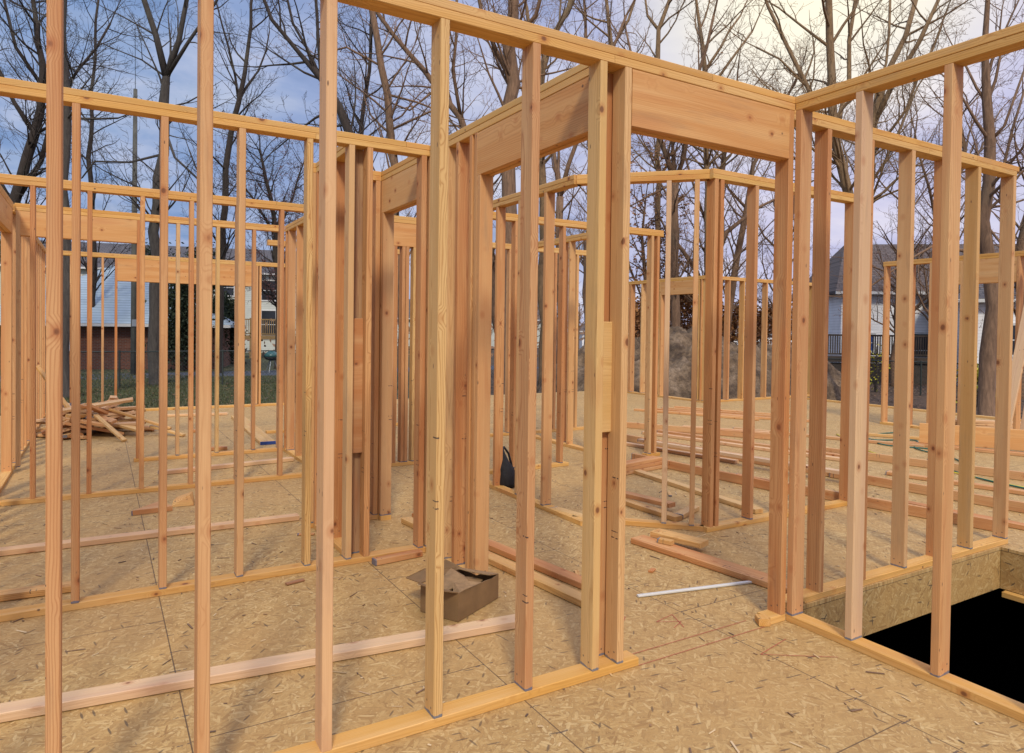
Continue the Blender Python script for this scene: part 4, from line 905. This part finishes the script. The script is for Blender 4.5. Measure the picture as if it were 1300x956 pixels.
for i, (px, D, h, w, lb) in enumerate(((800, 27, 3.1, 1.7, 'brown-leaved shrub left of the tall dirt mound'), (862, 31, 4.0, 2.2, 'brown-leaved shrub on top line of the tall mound'), (892, 34, 3.8, 2.0, 'brown-leaved shrub between the two mounds'), (940, 33, 3.4, 2.2, 'brown-leaved shrub behind the lower mound'), (985, 34, 3.4, 1.8, 'brown-leaved shrub right of the lower mound'))):
    shrub(lb, px, D, h, w, L_OAK, 5200, .075, 50+i, 'oak_shrub', 'shrub', 'round', group='brown-leaved shrubs behind the mounds')
shrub('bright yellow leaved bush beside the thick grey trunk', 1244, 21, 1.15, .5, L_YEL, 900, .06, 70, 'yellow_bush', 'bush', 'round')
shrub('small yellow weed by the fence of the white house', 1113, 26, 1.9, .3, L_YEL, 160, .06, 71, 'yellow_weed', 'bush', 'round')
# far woods as one mass
def far_woods():
    rn = random.Random(9); mb = MB()
    for i in range(420):
        px = rn.uniform(-900, 2300); D = rn.uniform(60, 140)
        g = facing(px, D); h = rn.uniform(4, 8); r = rn.uniform(.06, .2)
        lean = Vector((rn.uniform(-.8, .8), rn.uniform(-.8, .8), 0))
        P = [g, g+lean*.4+Vector((0, 0, h*.5)), g+lean+Vector((0, 0, h))]; mb.tube(P, [r, r*.7, .03], 4, False)
        for k in range(16):
            f = rn.uniform(.2, 1); q = P[0].lerp(P[2], f); a = rn.uniform(0, 6.28); L = rn.uniform(.8, 2.6)*(1.2-f*.5)
            e_ = q+Vector((math.cos(a)*L, math.sin(a)*L, L*rn.uniform(.4, 1.2))); mb.tube([q, q.lerp(e_, .5)+Vector((0, 0, -.1)), e_], [.05, .035, .015], 3, False)
            for m in range(3):
                q2 = q.lerp(e_, rn.uniform(.3, 1)); mb.tube([q2, q2+Vector((rn.uniform(-1, 1), rn.uniform(-1, 1), rn.uniform(0, 1)))], [.02, .01], 3, False)
    # scrub at the foot
    for i in range(9000):
        px = rn.uniform(-900, 2300); D = rn.uniform(50, 90); g = facing(px, D)+Vector((0, 0, rn.random()**1.6*3.2))
        a = Vector((rn.gauss(0, 1), rn.gauss(0, 1), rn.gauss(0, 1))).normalized()*rn.uniform(.15, .4); c_ = a.orthogonal().normalized()*a.length*.5
        mb.quad(g-a, g+c_, g+a, g-c_)
    tag(mb.build('distant_woods', BARK_B), 'leafless woods along the horizon all around the site', 'woods', kind='stuff')
far_woods()
def litter():
    rn = random.Random(12); mb = MB()
    for i in range(9000):
        px = rn.uniform(-60, 1400); D = 12+rn.random()*22; g = facing(px, D)
        if -6.2 < g.x < 14.5 and -5.2 < g.y < 14.4: continue
        a = rn.uniform(0, 6.28); s = rn.uniform(.03, .07); d = Vector((math.cos(a), math.sin(a), rn.uniform(-.3, .3)))*s; c_ = Vector((-math.sin(a), math.cos(a), rn.uniform(-.3, .3)))*s*.6
        g.z = GZ+.03; mb.quad(g-d, g+c_, g+d, g-c_)
    tag(mb.build('leaf_litter', L_LITT), 'fallen brown leaves scattered over the lawn', 'fallen leaves', kind='stuff')
litter()
def grass():
    rn = random.Random(13); mb = MB()
    for i in range(26000):
        px = rn.uniform(60, 420); D = 16+rn.random()*14; g = facing(px, D)
        if g.y < 14.4: continue
        a = rn.uniform(0, 6.28); h = rn.uniform(.04, .11); w_ = .012; d = Vector((math.cos(a)*w_, math.sin(a)*w_, 0))
        mb.quad(g-d, g+d, g+Vector((rn.uniform(-.04, .04), rn.uniform(-.04, .04), h)))
    k = leafm('grass_blades', [(.03,.045,.012),(.06,.075,.02),(.10,.09,.04),(.045,.06,.016)])
    tag(mb.build('lawn_grass', k), 'short dull green grass on the lawn behind the left rooms', 'grass', kind='stuff')
grass()
# ------------------------------------------------------------------ world
W = bpy.data.worlds.new('World'); S.world = W; W.use_nodes = True; nt = W.node_tree; nt.nodes.clear()
def nn(t, ins=None, **kw):
    x = nt.nodes.new(t)
    for k, v in kw.items(): setattr(x, k, v)
    for k, v in (ins or {}).items():
        if isinstance(v, bpy.types.NodeSocket): nt.links.new(v, x.inputs[k])
        else: x.inputs[k].default_value = v
    return x
SUN_EL, SUN_AZ = R(42), R(205)      # azimuth measured from +Y towards +X: behind the camera
sky = nn('ShaderNodeTexSky', sky_type='NISHITA', sun_disc=False, sun_elevation=SUN_EL, sun_rotation=SUN_AZ, air_density=1.3, dust_density=1.5, ozone_density=2.)
tc = nn('ShaderNodeTexCoord').outputs['Generated']; sp = nn('ShaderNodeSeparateXYZ', {0: tc})
def mth(op, a, b=0., c=0., clamp=False): return nn('ShaderNodeMath', {0: a, 1: b, 2: c}, operation=op, use_clamp=clamp).outputs[0]
den = mth('ADD', mth('MAXIMUM', sp.outputs[2], 0.), .22)
cv = nn('ShaderNodeCombineXYZ', {0: mth('DIVIDE', sp.outputs[0], den), 1: mth('DIVIDE', sp.outputs[1], den), 2: 0.}).outputs[0]
n1 = nn('ShaderNodeTexNoise', {'Vector': cv, 'Scale': 1.5, 'Detail': 7., 'Roughness': .55, 'Distortion': .35}).outputs[0]
n2 = nn('ShaderNodeTexNoise', {'Vector': cv, 'Scale': 3.4, 'Detail': 6., 'Roughness': .6, 'Distortion': .2}).outputs[0]
def rmp(f, stops):
    x = nn('ShaderNodeValToRGB', {0: f}); e = x.color_ramp
    while len(e.elements) < len(stops): e.elements.new(.5)
    for i, (p, c) in enumerate(stops): e.elements[i].position = p; e.elements[i].color = (*c, 1)
    return x.outputs[0]
def rmix(f, a, b, bt='MIX'):
    x = nn('ShaderNodeMix', data_type='RGBA', blend_type=bt)
    for k, v in ((0, f), (6, a), (7, b)):
        if isinstance(v, bpy.types.NodeSocket): nt.links.new(v, x.inputs[k])
        else: x.inputs[k].default_value = v if k == 0 else (*v, 1)
    return x.outputs[2]
# cloud deck: blue-grey to the north-west, paler and pinkish towards the east
cloudL = rmp(n1, [(.34, (1.7, 3.0, 6.2)), (.48, (2.9, 4.3, 7.6)), (.58, (4.2, 5.4, 8.2)), (.68, (6.2, 7.2, 9.4))])
cloudR = rmp(n1, [(.30, (5.2, 5.4, 8.8)), (.50, (7.0, 7.0, 10.0)), (.68, (9.6, 9.2, 11.)) ])
east = nn('ShaderNodeMapRange', {0: mth('ADD', mth('MULTIPLY', sp.outputs[0], .85), mth('MULTIPLY', sp.outputs[1], -.52)), 1: -.45, 2: .35, 3: 0., 4: 1.}).outputs[0]
cloud = rmix(east, cloudL, cloudR)
cloud = rmix(mth('MULTIPLY', nn('ShaderNodeMapRange', {0: n2, 1: .45, 2: .7, 3: 0., 4: 1.}).outputs[0], .45), cloud, (8.8, 9.0, 11.0))
cov = nn('ShaderNodeMapRange', {0: n1, 1: .30, 2: .46, 3: .72, 4: 1.}).outputs[0]
full = rmix(cov, sky.outputs[0], cloud)
# warm lens-flare glow painted into the sky colour, upper right
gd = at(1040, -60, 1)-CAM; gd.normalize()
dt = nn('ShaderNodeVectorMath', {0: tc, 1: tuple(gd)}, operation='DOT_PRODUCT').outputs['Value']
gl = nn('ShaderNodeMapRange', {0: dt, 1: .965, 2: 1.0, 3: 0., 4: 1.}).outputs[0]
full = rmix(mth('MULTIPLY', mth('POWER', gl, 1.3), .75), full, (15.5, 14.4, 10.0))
# an overcast deck is brighter overhead
zen = nn('ShaderNodeMapRange', {0: sp.outputs[2], 1: .42, 2: .95, 3: 1.0, 4: 2.3}).outputs[0]
full = rmix(1.0, full, nn('ShaderNodeCombineXYZ', {0: zen, 1: mth('MULTIPLY', zen, .99), 2: mth('MULTIPLY', zen, .95)}).outputs[0], 'MULTIPLY')
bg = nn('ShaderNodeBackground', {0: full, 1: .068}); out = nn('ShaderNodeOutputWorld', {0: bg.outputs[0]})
sd = bpy.data.lights.new('sun', 'SUN'); sd.energy = 2.1; sd.angle = R(9); sd.color = (1, .91, .76)
so = bpy.data.objects.new('sun', sd); COL.objects.link(so)
dirv = Vector((math.sin(SUN_AZ)*math.cos(SUN_EL), math.cos(SUN_AZ)*math.cos(SUN_EL), math.sin(SUN_EL)))
so.rotation_euler = (-dirv).to_track_quat('-Z', 'Y').to_euler()
vs_ = S.view_settings; vs_.view_transform = 'Standard'; vs_.look = 'None'; vs_.exposure = .34; vs_.gamma = 1
S.cycles.max_bounces = 8; S.cycles.diffuse_bounces = 3
